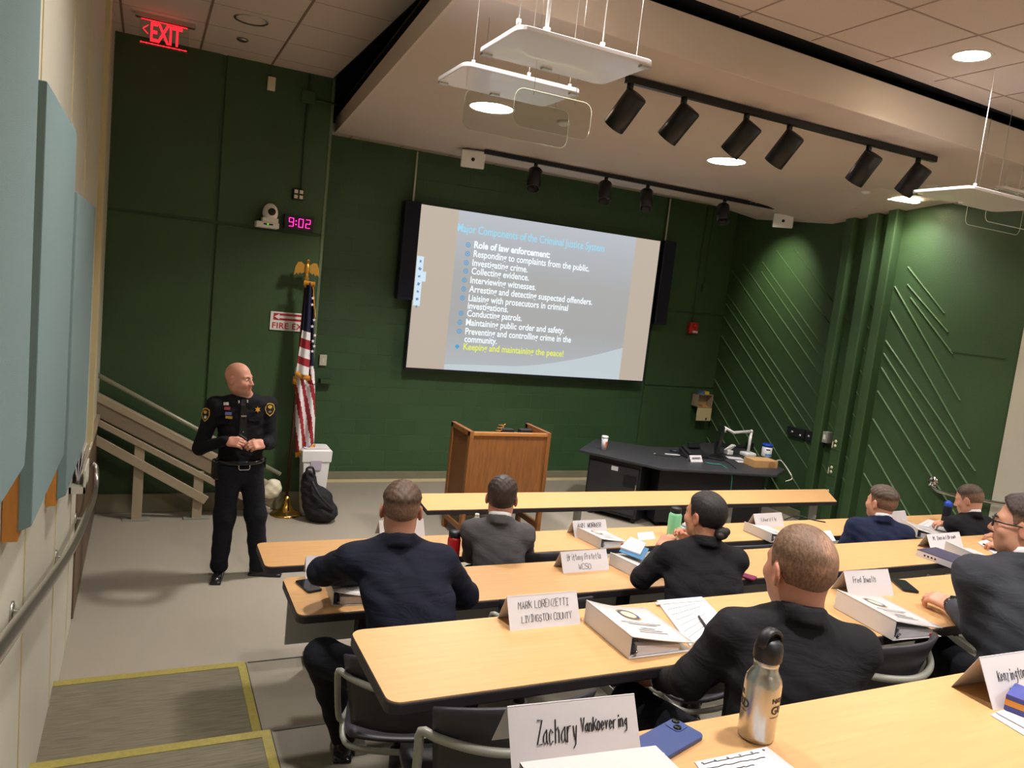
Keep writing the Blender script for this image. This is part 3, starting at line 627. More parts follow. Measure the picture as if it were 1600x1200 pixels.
# cube loudspeakers under the soffit
for (u, v, yv, lb) in ((739, 247, 8.15, 'white cube loudspeaker hung under the soffit left of the shorter track'), (1224, 343, 8.05, 'white cube loudspeaker hung under the soffit at the right corner')):
    c = at_y(u, v, yv); t = thing('ceiling_loudspeaker', c, lb, 'loudspeaker', None); t.rotation_euler = (0, 0, -.35 if u < 800 else -.75)
    M = Matrix.Rotation(.28, 3, 'X')
    MB().box((0, 0, 0), (.26, .22, .19), M).build('cabinet', 'white_plastic', t, bevel=.012); MB().lathe([(.016, 0), (.02, .004), (.001, .006)], M @ V((0, -.111, .0)), 14, M @ Matrix.Rotation(math.pi/2, 3, 'X')).build('badge', 'black_plastic', t)
    hh = ZC-c.z-.005 if u < 800 else 3.90-c.z; MB().cyl((0, .02, .08), (0, .02, hh), .018, 10).cyl((0, .02, hh-.015), (0, .02, hh), .07, 20).build('ceiling_mount', 'steel', t)
# hanging reflector panels with clear acrylic sheets below
def reflector(quad, z, label, rods, ztop=ZR):
    P = [at_z(u, v, z) for u, v in quad]; x0 = (P[0].x+P[3].x)/2; x1 = (P[1].x+P[2].x)/2; y0 = (P[0].y+P[1].y)/2; y1 = (P[2].y+P[3].y)/2
    x0, x1 = min(x0, x1), max(x0, x1); y0, y1 = min(y0, y1), max(y0, y1)
    t = thing('sound_reflector', ((x0+x1)/2, (y0+y1)/2, z), label, 'sound reflector', 'hanging white reflectors')
    MB().prism(rrect(x0, y0, x1, y1, .05), z, z+.022).build('panel', 'reflector_white', t, world=True, bevel=.004)
    for (fx, fy, r) in rods:
        x, y = x0+(x1-x0)*fx, y0+(y1-y0)*fy; MB().cyl((x, y, z+.02), (x, y, (ZC if y > 3.95 else ztop)+.01), r, 8).cyl((x, y, z+.02), (x, y, z+.05), r+.008, 8).build('hanger', 'white_plastic', t, world=True)
    for (fx, fy) in ((.95, .08), (.05, .92), (.5, .9)): MB().box((x0+(x1-x0)*fx, y0+(y1-y0)*fy, z-.004), (.05, .03, .01)).build('clip', 'steel', t, world=True)
    return x0, x1, y0, y1
def sheet(x0, x1, y, z0, z1, label, ztop=ZC):
    t = thing('acrylic_sheet', ((x0+x1)/2, y, z0), label, 'acrylic sheet', 'clear hanging sheets'); poly = rrect(x0, z0, x1, z1, .05)
    MB().slab([(p[0], y, p[1]) for p in poly], (0, .005, 0)).build('sheet', 'acrylic_clear', t, world=True)
    MB().tube([V((p[0], y, p[1])) for p in poly], .0022, 5, closed=True).build('polished_edge', 'acrylic_edge', t, world=True)
    for x in (x0+.1, x1-.1): MB().cyl((x, y+.002, z1-.02), (x, y+.002, ztop), .002, 6).build('wire', 'steel', t, world=True)
zA = 3.62
xa = reflector([(812, 42), (1015, 102), (945, 136), (748, 84)], zA, 'nearer and larger white hanging reflector under the soffit', [(.02, .1, .003), (.22, .12, .009), (.62, .1, .0035), (.97, .3, .002)])
xb = reflector([(733, 97), (905, 150), (845, 168), (682, 128)], zA, 'farther white hanging reflector in front of a lit downlight', [(.1, .15, .002), (.55, .1, .002), (.93, .15, .002)])
xc = reflector([(1516, 296), (1640, 322), (1560, 336), (1425, 300)], 3.56, 'white hanging reflector at the right edge below the soffit corner', [(.1, .1, .002), (.9, .1, .002)])
xd = reflector([(1542, 291), (1640, 309), (1640, 312), (1545, 300)], 3.85, 'white hanging reflector cut off by the right edge of the view', [(.1, .2, .002), (.5, .2, .002)])
for (u0, v0, u1, v1, vt, yy, lb, zt) in ((722, 200, 886, 214, 150, 4.2, 'clear acrylic sheet hanging below the farther white reflector', ZC), (800, 195, 921, 206, 150, 3.56, 'clear acrylic sheet hanging below the nearer white reflector', ZR),
        (1507, 350, 1592, 366, 300, 4.12, 'clear acrylic sheet hanging at upper right, left one of two', ZR), (1538, 345, 1650, 366, 300, 4.0, 'clear acrylic sheet hanging at upper right, right one of two', ZR)):
    a, b = at_y(u0, v0, yy), at_y(u1, v1, yy); c = at_y(u0, vt, yy); sheet(a.x, b.x, yy, min(a.z, b.z), c.z+.05, lb, zt)
# plates on the right-wall ribs, and the black socket strip
t = thing('socket_strip', (XR-.03, 7.2, 1.15), 'black wall strip of connection sockets on the grooved green wall', 'socket strip')
pa, pb = at_x(1231, 672, XR-.04), at_x(1293, 681, XR-.04)
pb.y = max(pb.y, 6.95)
MB().span((XR-.06, pb.y, 1.06), (XR, (pa.y+pb.y)/2-.01, 1.18)).build('box', 'black_plastic', t, world=True, bevel=.005); MB().span((XR-.06, (pa.y+pb.y)/2+.01, 1.06), (XR, pa.y, 1.18)).build('box', 'black_plastic', t, world=True, bevel=.005)
m = MB()
for k in range(4): m.box((XR-.062, pb.y+.1+(pa.y-pb.y)*k/4.4, 1.10+.02*(k % 2)), (.006, .025, .02))
m.build('sockets', 'white_plastic', t, world=True)
t = thing('switch_box', (XR-.05, 6.93, 1.16), 'grey switch box at the right end of the black socket strip', 'switch'); MB().span((XR-.12, 6.85, 1.10), (XR-.02, 6.925, 1.24)).build('box', 'gray_metal', t, world=True, bevel=.004); MB().box((XR-.123, 6.89, 1.17), (.006, .03, .06)).build('toggle', 'white_plastic', t, world=True)
for (z, lb) in ((1.13, 'upper outlet plate on the green rib'), (.80, 'middle outlet plate on the green rib'), (.50, 'lower outlet plate on the green rib with a plugged cable')):
    t = thing('outlet_plate', (XR-.12, 6.695, z), lb, 'outlet'); MB().box((XR-.124, 6.695, z), (.008, .13, .16)).build('plate', 'green_paint', t, world=True, bevel=.003)
    m = MB()
    for k in (-1, 1): m.lathe([(.02, 0), (.018, .004), (.001, .004)], (XR-.128, 6.70, z+.028*k), 12, Matrix.Rotation(-math.pi/2, 3, 'Y'))
    m.box((XR-.129, 6.74, z-.02), (.004, .012, .08)); m.build('sockets', 'cream_plastic', t, world=True)
# =================================================================== SMOOTH SOLIDS (distance fields meshed by surface nets)
def surface_nets(D, lo, h):
    nx, ny, nz = D.shape; S = D < 0
    c = [S[i:nx-1+i, j:ny-1+j, k:nz-1+k] for i in (0, 1) for j in (0, 1) for k in (0, 1)]
    s = sum(x.astype(np.int8) for x in c); act = (s > 0) & (s < 8); idx = -np.ones(act.shape, np.int64); I = np.argwhere(act); idx[act] = np.arange(len(I))
    acc = np.zeros((len(I), 3)); cnt = np.zeros(len(I))
    cor = [np.array((i, j, k)) for i in (0, 1) for j in (0, 1) for k in (0, 1)]
    for a in range(8):
        for b in range(a+1, 8):
            if np.abs(cor[a]-cor[b]).sum() != 1: continue
            A = I+cor[a]; B = I+cor[b]; da = D[A[:, 0], A[:, 1], A[:, 2]]; db = D[B[:, 0], B[:, 1], B[:, 2]]; m = (da < 0) != (db < 0)
            t = np.where(m, da/np.where(m, da-db, 1), 0)[:, None]; acc += np.where(m[:, None], A+t*(cor[b]-cor[a]), 0); cnt += m
    P = (acc/np.maximum(cnt, 1)[:, None])*h+lo; F = []
    for ax in range(3):
        e = [0, 0, 0]; e[ax] = 1; u, v = (ax+1) % 3, (ax+2) % 3
        sl0 = [slice(1, -1)]*3; sl0[ax] = slice(0, -1); sl1 = list(sl0); sl1[ax] = slice(1, None)
        s0 = S[tuple(sl0)]; s1 = S[tuple(sl1)]; base = np.array([1, 1, 1]); base[ax] = 0
        E = np.argwhere(s0 != s1); inside = s0[tuple(E.T)]; E = E+base
        def cell(du, dv):
            q = E.copy(); q[:, u] -= du; q[:, v] -= dv; return idx[q[:, 0], q[:, 1], q[:, 2]]
        q = np.stack([cell(1, 1), cell(0, 1), cell(0, 0), cell(1, 0)], 1); q[~inside] = q[~inside][:, ::-1]; F.append(q)
    F = np.concatenate(F); return P, F[(F >= 0).all(1)]
def ncap(P, a, b, ra, rb):
    a, b = np.asarray(a, np.float32), np.asarray(b, np.float32); ba = b-a; t = np.clip(((P-a)@ba)/max(float(ba@ba), 1e-9), 0, 1)
    return np.sqrt(((P-a-t[:, None]*ba)**2).sum(1))-(ra+(rb-ra)*t)
def nell(P, c, r, R=None):
    q = P-np.asarray(c, np.float32)
    if R is not None: q = q@np.asarray(R, np.float32)
    r = np.asarray(r, np.float32); k0 = np.sqrt(((q/r)**2).sum(1)); k1 = np.sqrt(((q/r**2)**2).sum(1)); return k0*(k0-1)/np.maximum(k1, 1e-6)
def nbox(P, c, hs, rad, R=None):
    q = P-np.asarray(c, np.float32)
    if R is not None: q = q@np.asarray(R, np.float32)
    d = np.abs(q)-(np.asarray(hs, np.float32)-rad); return np.sqrt((np.maximum(d, 0)**2).sum(1))+np.minimum(d.max(1), 0)-rad
def smin(a, b, k): h = np.maximum(k-np.abs(a-b), 0)/k; return np.minimum(a, b)-h*h*k*.25
def smax(a, b, k): return -smin(-a, -b, k)
def solid(fn, lo, hi, h):
    lo, hi = np.asarray(lo, np.float32), np.asarray(hi, np.float32); n = np.ceil((hi-lo)/h).astype(int)+1
    ax = [lo[i]+h*np.arange(n[i], dtype=np.float32) for i in range(3)]; D = np.empty(n, np.float32)
    for i in range(0, n[0], 24):
        G = np.stack(np.meshgrid(ax[0][i:i+24], ax[1], ax[2], indexing='ij'), -1); sh = G.shape[:3]; D[i:i+24] = fn(G.reshape(-1, 3)).reshape(sh)
    return surface_nets(D, lo, h)
def mesh_obj(name, parts, m, parent=None, attr=None, label=None):
    """parts: list of (P, F); one mesh object, smooth shaded; attr(P) gives a per-vertex number kept as attribute 'tint'"""
    k = 0; Ps = []; Fs = []
    for P, F in parts: Ps.append(P); Fs.append(F+k); k += len(P)
    P = np.concatenate(Ps); F = np.concatenate(Fs); me = bpy.data.meshes.new(name)
    me.vertices.add(len(P)); me.vertices.foreach_set('co', P.astype(np.float32).ravel()); me.loops.add(F.size); me.loops.foreach_set('vertex_index', F.astype(np.int32).ravel())
    me.polygons.add(len(F)); me.polygons.foreach_set('loop_start', np.arange(0, F.size, 4, dtype=np.int32)); me.polygons.foreach_set('use_smooth', np.ones(len(F), bool)); me.update(calc_edges=True)
    if attr is not None: A = me.attributes.new('tint', 'FLOAT', 'POINT'); A.data.foreach_set('value', np.asarray(attr(P), np.float32))
    o = bpy.data.objects.new(name, me); COL.objects.link(o); me.materials.append(MATS[m] if isinstance(m, str) else m)
    if parent is not None: o.parent = parent
    if label: o['label'] = label
    return o
# =================================================================== TABLES
TZ = {1: .74, 2: .89, 3: 1.04, 4: 1.37, 5: 1.70}
def table(poly, zt, zf, legs, label, nearline, panel=None, lm='black_metal'):
    cx, cy = sum(p[0] for p in poly)/len(poly), sum(p[1] for p in poly)/len(poly)
    t = thing('classroom_table', (cx, cy, zf), label, 'table', 'long wood-top classroom tables')
    def ins(poly, d):
        c = V((cx, cy)); out = []
        n = len(poly)
        for i in range(n):
            a, b, c_ = V(poly[i-1]), V(poly[i]), V(poly[(i+1) % n]); e1 = (b-a); e2 = (c_-b)
            if e1.length < 1e-6 or e2.length < 1e-6: out.append(tuple(b)); continue
            e1.normalize(); e2.normalize(); nn = V((-e1.y-e2.y, e1.x+e2.x)); nn.normalize(); out.append(tuple(b+nn*d))
        return out
    MB().prism(ins(poly, .004), zt-.006, zt).build('top', 'laminate', t, world=True)
    MB().prism(poly, zt-.042, zt-.003).build('edge_band', 'edge_black', t, world=True, bevel=.006)
    for (x, y0, y1) in legs:
        ym = (y0+y1)/2
        MB().span((x-.025, ym-.035, zf+.03), (x+.025, ym+.035, zt-.06)).span((x-.03, y0+.06, zt-.07), (x+.03, y1-.06, zt-.042)).build('leg', lm, t, world=True, bevel=.006)
        MB().add([V((x+sx*.03, y, z)) for sx in (-1, 1) for (y, z) in ((y0+.03, zf), (y1-.03, zf), (y1-.03, zf+.03), (ym+.06, zf+.06), (ym-.06, zf+.06), (y0+.03, zf+.03))], [(0, 1, 2, 3, 4, 5), (11, 10, 9, 8, 7, 6)]+[(i, 6+i, 6+(i+1) % 6, (i+1) % 6) for i in range(6)]).build('foot', 'gray_metal', t, world=True, bevel=.004)
    if panel: MB().span(panel[0], panel[1]).build('modesty_panel', 'panel_gray', t, world=True, bevel=.003)
    return t
XE = .665
def rowtab(k, y0, y1, zf, xr, label, panel=False):
    zt = TZ[k]; xs = [1.02, 2.55, 4.1, 5.6]
    return table(rrect(XE, y0, xr, y1, .045), zt, zf, [(x, y0, y1) for x in xs], label, None, None if not panel else ((XE+.03, y1-.05, zt-.33), (xr-.2, y1-.035, zt-.045)))
p1 = [(2.12, 5.67), (6.66, 5.60), (7.0, 6.06), (2.16, 6.15)]
t1l = [(at_y(903, 806, 5.88).x, 5.67, 6.12), (at_y(1139, 806, 5.86).x, 5.66, 6.1), (6.62, 5.66, 6.06)]
table(p1, TZ[1], 0, t1l, 'empty wood-top table in front of the lectern, first row', None, None, 'panel_gray')
rowtab(2, 4.25, 4.655, .15, 7.0, 'wood-top table of the second row, with the grey-suited person seated at it')
rowtab(3, 3.265, 3.716, .30, 6.6, 'wood-top table of the third row, with the pink phone on it', True)
rowtab(4, 1.935, 2.413, .63, 5.6, 'wood-top table of the fourth row, with the legal pad on it')
rowtab(5, .68, 1.178, .96, 4.2, 'nearest wood-top table, carrying the steel bottle')
# =================================================================== CHAIRS
def make_chair():
    t = thing('classroom_chair', (0, 0, 0), 'black shell chair', 'chair', 'black shell chairs at the tables')
    s = MB(); s.grid(lambda u, v: V(((u-.5)*.45*(1-.12*(2*v-1)**4), -.19+.40*v, .455-.02*math.sin(math.pi*v)+.02*(2*u-1)**2-(.03*max(0, v-.8)/.2))), 10, 10)
    s.build('seat', 'black_shell', t, solid=.014)
    b = MB()
    def bk(u, v):
        a = 2*u-1; w_ = .245*(.80+.20*v); return V((a*w_, -.205-.075*v-.02*v*v+.105*a*a*(.6+.4*v), .50+.345*v-.035*v*a*a))
    b.grid(bk, 16, 10); b.build('backrest', 'black_shell', t, solid=.011)
    def arc(z, y, w_): return [V((a*w_, y+.135*a*a, z+.012*a*a)) for a in [i/8-1 for i in range(17)]]
    top = arc(.715, -.30, .262); pts = [V((-.21, .10, .44)), V((-.235, -.04, .455)), V((-.25, -.12, .52)), V((-.262, -.16, .66))]+top+[V((.262, -.16, .66)), V((.25, -.12, .52)), V((.235, -.04, .455)), V((.21, .10, .44))]
    MB().tube(smooth_path(pts, 3), .013, 10).build('back_frame', 'gray_metal', t)
    MB().tube(smooth_path([(-.235, -.05, .452), (-.20, -.19, .435), (0, -.225, .43), (.20, -.19, .435), (.235, -.05, .452)], 6), .012, 8).tube([(-.21, .05, .437), (.21, .05, .437)], .012, 8).build('seat_frame', 'gray_metal', t)
    MB().cyl((0, 0, .30), (0, 0, .44), .018, 14).cyl((0, 0, .16), (0, 0, .30), .03, 16).build('post', 'black_metal', t)
    MB().lathe([(.20, 0), (.20, .012), (.06, .035), (.045, .05), (.045, .17), (.001, .17)], n=24).build('pedestal', 'gray_metal', t)
    return t
chair0 = make_chair(); _first = [True]
def chair(x, y, z, rz, label):
    o = chair0 if _first[0] else dup(chair0); _first[0] = False
    o.location = (x, y, z); o.rotation_euler = (0, 0, rz); o['label'] = label; return o
CH = [(1.04, 2.86, .30, -.30, 'black shell chair holding the person in the navy jacket, left end of the third row'), (1.83, 3.30-.02, .30, -.1, 'empty black shell chair pushed under the third table left of the black-suited woman'), (2.50, 2.80, .30, .1, 'black shell chair holding the woman with the hair bun'),
      (3.52, 3.16, .30, 0, 'empty black shell chair at the third table, just right of the bald-spot head'), (4.16, 3.14, .30, .1, 'empty black shell chair at the third table behind the fourth-row phone'), (4.82, 3.12, .30, -.1, 'empty black shell chair at the third table below the thick book'),
      (5.6, 2.80, .30, .15, 'black shell chair at the third table mostly hidden behind the person with glasses'),
      (.99, 2.02-.06, .63, -.05, 'empty black shell chair in front of the folded name card at the bottom left'), (1.68, 1.50, .63, -.15, 'black shell chair holding the person with the thinning crown'), (2.52, 1.98, .63, .06, 'empty black shell chair between the balding person and the person with glasses'),
      (3.0, 1.50, .63, .1, 'black shell chair holding the person with glasses'),
      (1.95, 4.03, .15, -.3, 'black shell chair holding the person in the grey suit'), (2.40, 4.26, .15, 0, 'empty black shell chair right of the grey-suited person'), (3.93, 4.18, .15, 0, 'empty black shell chair right of the woman with the bun, at the second table'), (5.20, 4.03, .15, .1, 'black shell chair holding the person in the bright navy suit'), (6.38, 4.05, .15, .1, 'black shell chair holding the person writing in the black suit')]
for q in CH: chair(*q)
# =================================================================== LECTERN
lx0, lx1, ly0, ly1, lz = 2.965, 3.885, 6.93, 7.46, 1.135
L = thing('lectern', ((lx0+lx1)/2, (ly0+ly1)/2, 0), 'oak lectern with raised sides on an open leg base, behind the first table', 'lectern')
for x in (lx0, lx1-.045):
    for y in (ly0, ly1-.06): MB().span((x, y, 0), (x+.045, y+.06, .30)).build('leg', 'lectern_wood', L, world=True, bevel=.004)
    MB().span((x, ly0, .10), (x+.04, ly1, .16)).build('stretcher', 'lectern_wood', L, world=True, bevel=.004)
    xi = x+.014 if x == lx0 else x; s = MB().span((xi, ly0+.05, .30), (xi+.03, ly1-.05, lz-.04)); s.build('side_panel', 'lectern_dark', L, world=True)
    f = MB().span((x, ly0, .28), (x+.045, ly0+.055, lz)).span((x, ly1-.055, .28), (x+.045, ly1, lz)).span((x, ly0, lz-.05), (x+.045, ly1, lz+.003)).span((x, ly0, .28), (x+.045, ly1, .33)); f.build('side_frame', 'lectern_wood', L, world=True, bevel=.003)
MB().span((lx0+.045, ly1-.06, .12), (lx1-.045, ly1-.02, .20)).build('stretcher', 'lectern_wood', L, world=True, bevel=.004)
MB().span((lx0+.04, ly0+.012, .30), (lx1-.04, ly0+.035, lz-.035)).build('front_panel', 'lectern_wood', L, world=True)
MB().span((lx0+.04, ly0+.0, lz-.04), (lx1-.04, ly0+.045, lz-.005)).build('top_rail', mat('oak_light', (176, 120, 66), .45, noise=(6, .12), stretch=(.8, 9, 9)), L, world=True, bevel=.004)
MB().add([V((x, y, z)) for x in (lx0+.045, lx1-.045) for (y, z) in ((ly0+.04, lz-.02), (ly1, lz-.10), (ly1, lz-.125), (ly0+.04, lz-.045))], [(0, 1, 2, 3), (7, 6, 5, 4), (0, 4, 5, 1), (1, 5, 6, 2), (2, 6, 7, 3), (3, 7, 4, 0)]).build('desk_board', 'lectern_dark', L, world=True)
t = thing('lectern_microphone', (3.42, 7.08, lz-.05), 'black microphone base with a tan coiled cable on the lectern', 'microphone')
MB().span((3.36, 7.03, lz-.035), (3.50, 7.11, lz+.012)).build('base', 'black_plastic', t, world=True, bevel=.006)
cp = [V((3.33+.03*math.cos(k*.9)+.002*k, 7.06+.03*math.sin(k*.9), lz-.02+.004*k)) for k in range(22)]; MB().tube(cp, .004, 6).build('coil_cable', 'bare_wood', t, world=True)
o = MB().span((3.58, 7.04, lz-.035), (3.72, 7.12, lz+.01)).build('control_box', 'black_plastic', bevel=.006); tag(o, 'low black control box on the right of the lectern top', 'control box')
# =================================================================== INSTRUCTOR DESK
DZ = .76
dp = [(4.80, 7.84), (5.38, 6.95), (6.80, 6.62), (7.16, 6.86), (7.70, 8.30), (7.10, 8.36), (6.66, 8.02), (6.0, 8.06), (5.44, 8.50)]
D = thing('instructor_desk', (6.1, 7.5, 0), 'long black angled instructor desk at the front right of the room', 'desk')
MB().prism(dp, DZ-.035, DZ).build('top', 'desk_black', D, world=True, bevel=.008)
MB().prism([(5.50, 7.13), (6.78, 6.80), (7.02, 7.0), (7.45, 8.1), (7.05, 8.2), (6.62, 7.6), (5.62, 7.75)], .06, DZ-.035).build('front_body', 'desk_front', D, world=True, bevel=.006)
MB().prism([(4.93, 7.80), (5.30, 7.22), (5.52, 7.36), (5.62, 7.9), (5.36, 8.28)], .06, DZ-.035).build('equipment_cabinet', 'black_plastic', D, world=True, bevel=.006)
a, b = V((4.93, 7.80, 0)), V((5.30, 7.22, 0)); u = (b-a).normalized(); nn = V((u.y, -u.x, 0)); nn = nn if nn.y < 0 else -nn
cab = MB(); w_ = (b-a).length; M = Matrix((u, nn, V((0, 0, 1)))).transposed()
cab.box((a+b)/2+nn*.008+V((0, 0, .38)), (w_-.05, .016, .56), M); door = cab.build('door', mat('cabinet_door', (44, 44, 48), .5), D, world=True, bevel=.004)
MB().box(a+u*(w_*.5)+nn*.018+V((0, 0, .61)), (.10, .004, .06), M).build('door_label', 'white_paper', door, world=False) if False else None
MB().box(a+u*(w_*.52)+nn*.018+V((0, 0, .615)), (.085, .004, .05), M).build('notice', 'white_paper', D, world=True)
MB().box(a+u*(w_*.82)+nn*.018+V((0, 0, .50)), (.16, .004, .14), M).build('vent', 'black_metal', D, world=True); MB().box(a+u*(w_-.03)+nn*.03+V((0, 0, .42)), (.012, .03, .12), M).build('handle', 'steel', D, world=True)
for (x, y) in ((5.0, 7.75), (5.32, 7.3), (5.55, 7.8), (5.6, 7.2), (6.75, 6.9), (7.3, 8.0), (6.7, 7.55)): MB().cyl((x, y, 0), (x, y, .07), .03, 12).build('caster', 'black_plastic', D, world=True)
# things on the desk
def dz(u, v, z=DZ): return at_z(u, v, z)
c = dz(943, 703); t = thing('coffee_cup', c, 'tall white paper coffee cup with orange marking on the left of the desk', 'cup')
MB().lathe([(.030, 0), (.040, .155)], n=24).build('cup', 'white_paper', t); MB().lathe([(.043, .153), (.043, .165), (.038, .178), (.001, .180)], n=24).build('lid', 'white_plastic', t)
lbv = MB(); lbv.grid(lambda u_, v_: V(((.0335+.005*v_)*math.cos(-.6+u_*.9), (.0335+.005*v_)*math.sin(-.6+u_*.9), .04+.07*v_)), 6, 2); lbv.build('orange_mark', mat('cup_orange', (222, 120, 60), .6), t); t.rotation_euler.z = -1.2
c = dz(1119, 716); t = thing('monitor', c, 'thin black computer monitor seen edge-on on the desk', 'monitor'); md = V((.80, .60, 0)).normalized(); mn = V((.60, -.80, 0))
MB().box(c+V((0, 0, .012)), (.26, .20, .02), Matrix.Rotation(.6, 3, 'Z')).build('base', 'black_plastic', t, world=True, bevel=.006); MB().bar(c+V((0, 0, .01)), c+V((.0, .03, .22)), .06, .03).build('stand', 'black_plastic', t, world=True, bevel=.004)
top = at_y(1129, 668, c.y); hh = top.z-c.z; M = Matrix.Rotation(-.62, 3, 'Z') @ Matrix.Rotation(.10, 3, 'Y')
MB().box(c+V((.03, .03, .06+hh*.5)), (.03, .46, hh*.86), M).build('screen', 'phone_dark', t, world=True, bevel=.005)
c = dz(1168, 713); t = thing('document_camera', c, 'white document camera with jointed arm on the desk', 'document camera')
MB().box(c+V((0, .0, .03)), (.17, .15, .055)).build('base', 'white_plastic', t, world=True, bevel=.02, seg=3)
e = at_y(1174, 674, c.y); f_ = at_y(1146, 676, c.y-.02); g_ = at_y(1132, 668, c.y-.05)
MB().tube([c+V((.0, 0, .05)), e], .019, 10).build('upright_arm', 'white_plastic', t, world=True); MB().tube([e, f_, g_], .019, 10).sphere(e, .024, 12).sphere(f_, .022, 12).build('boom_arm', 'white_plastic', t, world=True)
MB().cyl(g_, g_+V((.0, 0, -.06)), .028, 14).build('camera_head', 'white_plastic', t, world=True)
c = dz(1138, 710); t = thing('handset_cradle', c, 'white tilted handset cradle behind the monitor', 'cradle'); MB().box(c+V((0, 0, .03)), (.09, .08, .06)).build('foot', 'white_plastic', t, world=True, bevel=.01); MB().bar(c+V((-.05, 0, .05)), c+V((.10, .03, .12)), .07, .02).build('rest', 'white_plastic', t, world=True, bevel=.008)
c = dz(1083, 714); t = thing('desk_phone', c, 'black desk phone with small raised screen on the desk', 'phone'); MB().add([V((x, y, z)) for x in (-.16, .16) for (y, z) in ((-.09, 0), (.10, 0), (.10, .11), (-.09, .03))], [(0, 1, 2, 3), (7, 6, 5, 4), (0, 4, 5, 1), (1, 5, 6, 2), (2, 6, 7, 3), (3, 7, 4, 0)]).build('body', 'black_plastic', t, bevel=.006)
MB().box((.04, .06, .135), (.17, .02, .07), Matrix.Rotation(-.6, 3, 'X')).build('display', 'phone_dark', t, bevel=.004); MB().box((-.11, .0, .09), (.05, .19, .035), Matrix.Rotation(.4, 3, 'X')).build('handset', 'black_plastic', t, bevel=.012)
c = dz(1089, 722); t = thing('folded_card', c, 'small white folded card in front of the desk phone', 'card'); MB().slab([(-.09, 0, 0), (.09, 0, 0), (.08, .035, .075), (-.10, .035, .075)], (0, .003, 0)).slab([(-.09, .07, 0), (.09, .07, 0), (.08, .035, .075), (-.10, .035, .075)], (0, .003, 0)).build('card', 'white_paper', t)
MB().box((-.01, .012, .05), (.12, .002, .012), Matrix.Rotation(-.4, 3, 'X')).build('printed_line', 'faint_ink', t)
c = dz(1053, 706); o = MB().sphere((0, 0, .012), (.035, .055, .022), 14).build('computer_mouse', 'black_plastic'); o.location = c; o.rotation_euler.z = .7; tag(o, 'black computer mouse on the desk left of the phone', 'mouse')
o = MB().box((0, 0, .006), (.22, .016, .012)).build('whiteboard_marker', 'white_plastic', bevel=.004); o.location = dz(1052, 711); o.rotation_euler.z = -.35; tag(o, 'thin white marker lying in front of the mouse', 'marker')
t = thing('gooseneck_cable', dz(1023, 712), 'small clip microphone on a black cable near the front of the desk', 'microphone'); a = dz(1023, 711); b = dz(1062, 714); MB().tube(smooth_path([a+V((0, 0, .012)), a.lerp(b, .5)+V((0, -.05, .006)), b+V((0, 0, .006))], 8), .005, 6).build('cable', 'cord_black', t, world=True); MB().sphere(a+V((0, 0, .014)), (.022, .016, .014), 12).build('clip', 'steel', t, world=True)
c = dz(1197, 713); t = thing('wipes_tub', c, 'white wipes tub with a blue lid on the desk', 'tub'); MB().lathe([(.062, 0), (.066, .01), (.066, .135)], n=28).build('tub', 'white_plastic', t); MB().lathe([(.069, .133), (.069, .165), (.06, .172), (.001, .172)], n=28).build('lid', 'blue_plastic', t)
m = MB(); m.grid(lambda u_, v_: V((.0668*math.cos(-2.6+u_*1.5), .0668*math.sin(-2.6+u_*1.5), .015+.03*v_)), 8, 1); m.build('label_band', mat('label_sky', (90, 150, 210), .5), t); m = MB(); m.grid(lambda u_, v_: V((.0668*math.cos(-2.5+u_*.8), .0668*math.sin(-2.5+u_*.8), .09+.016*v_)), 8, 1); m.build('label_text', 'ink', t)
c = dz(1190, 729); t = thing('cardboard_box', c, 'flat brown cardboard box at the front right of the desk', 'box'); MB().box((0, .03, .045), (.34, .22, .09)).build('box', 'kraft', t, bevel=.003); MB().prism([(.10+.055*math.cos(k*math.pi/8), -.082+.0) for k in range(0)], 0, .01) if False else None
MB().slab([V((.03, -.082, .015))]+[V((.08+.05*math.cos(math.pi-k*math.pi/8), -.082, .05+.03*math.sin(math.pi-k*math.pi/8))) for k in range(9)]+[V((.13, -.082, .015))], (0, -.004, 0)).build('tuck_flap', mat('kraft_dark', (160, 118, 72), .8), t); t.rotation_euler.z = -.12
for (u, v, s1, s2, rz, lb) in ((1148, 716, .20, .14, -.4, 'white paper sheet on the desk in front of the document camera'), (1163, 722, .20, .12, -.35, 'second white paper sheet beside the cardboard box')):
    o = MB().box((0, 0, .002), (s1, s2, .003)).build('paper_sheet', 'white_paper'); o.location = dz(u, v); o.rotation_euler.z = rz; tag(o, lb, 'paper')
c = dz(1138, 697); o = MB().box((0, 0, .012), (.42, .15, .022)).build('keyboard', 'black_plastic', bevel=.004); o.location = dz(1140, 700)+V((.1, .1, 0)); o.rotation_euler.z = -.2; tag(o, 'black keyboard lying behind the monitor on the desk', 'keyboard')
c = dz(1174, 704); o = MB().box((0, 0, .05), (.09, .09, .10)).build('speaker_box', 'black_plastic', bevel=.01); o.location = c+V((.03, .08, 0)); tag(o, 'small black box behind the document camera', 'speaker')
def cable(pts, r, m, label): o = MB().tube(smooth_path(pts, 8), r, 7).build('cable', m); return tag(o, label, 'cable')
fx = V((.02, -.03, 0)); a = dz(1103, 724)+V((0, 0, .008)); b = dz(1128, 728)+V((0, 0, .008)); e = V((dz(1134, 733).x+.02, dz(1134, 733).y-.08, .72))
cable([a, a.lerp(b, .6), b, e, e+V((.02, -.01, -.2)), e+V((.03, 0, -.55))], .007, 'teal_cable', 'teal cable running over the front edge of the desk')
a = dz(1122, 716)+V((0, 0, .008)); b = dz(1150, 733)+V((0, 0, .008)); cable([a, a.lerp(b, .5)+V((.03, 0, 0)), b], .004, 'cord_black', 'thin black cable from the monitor to the desk edge')
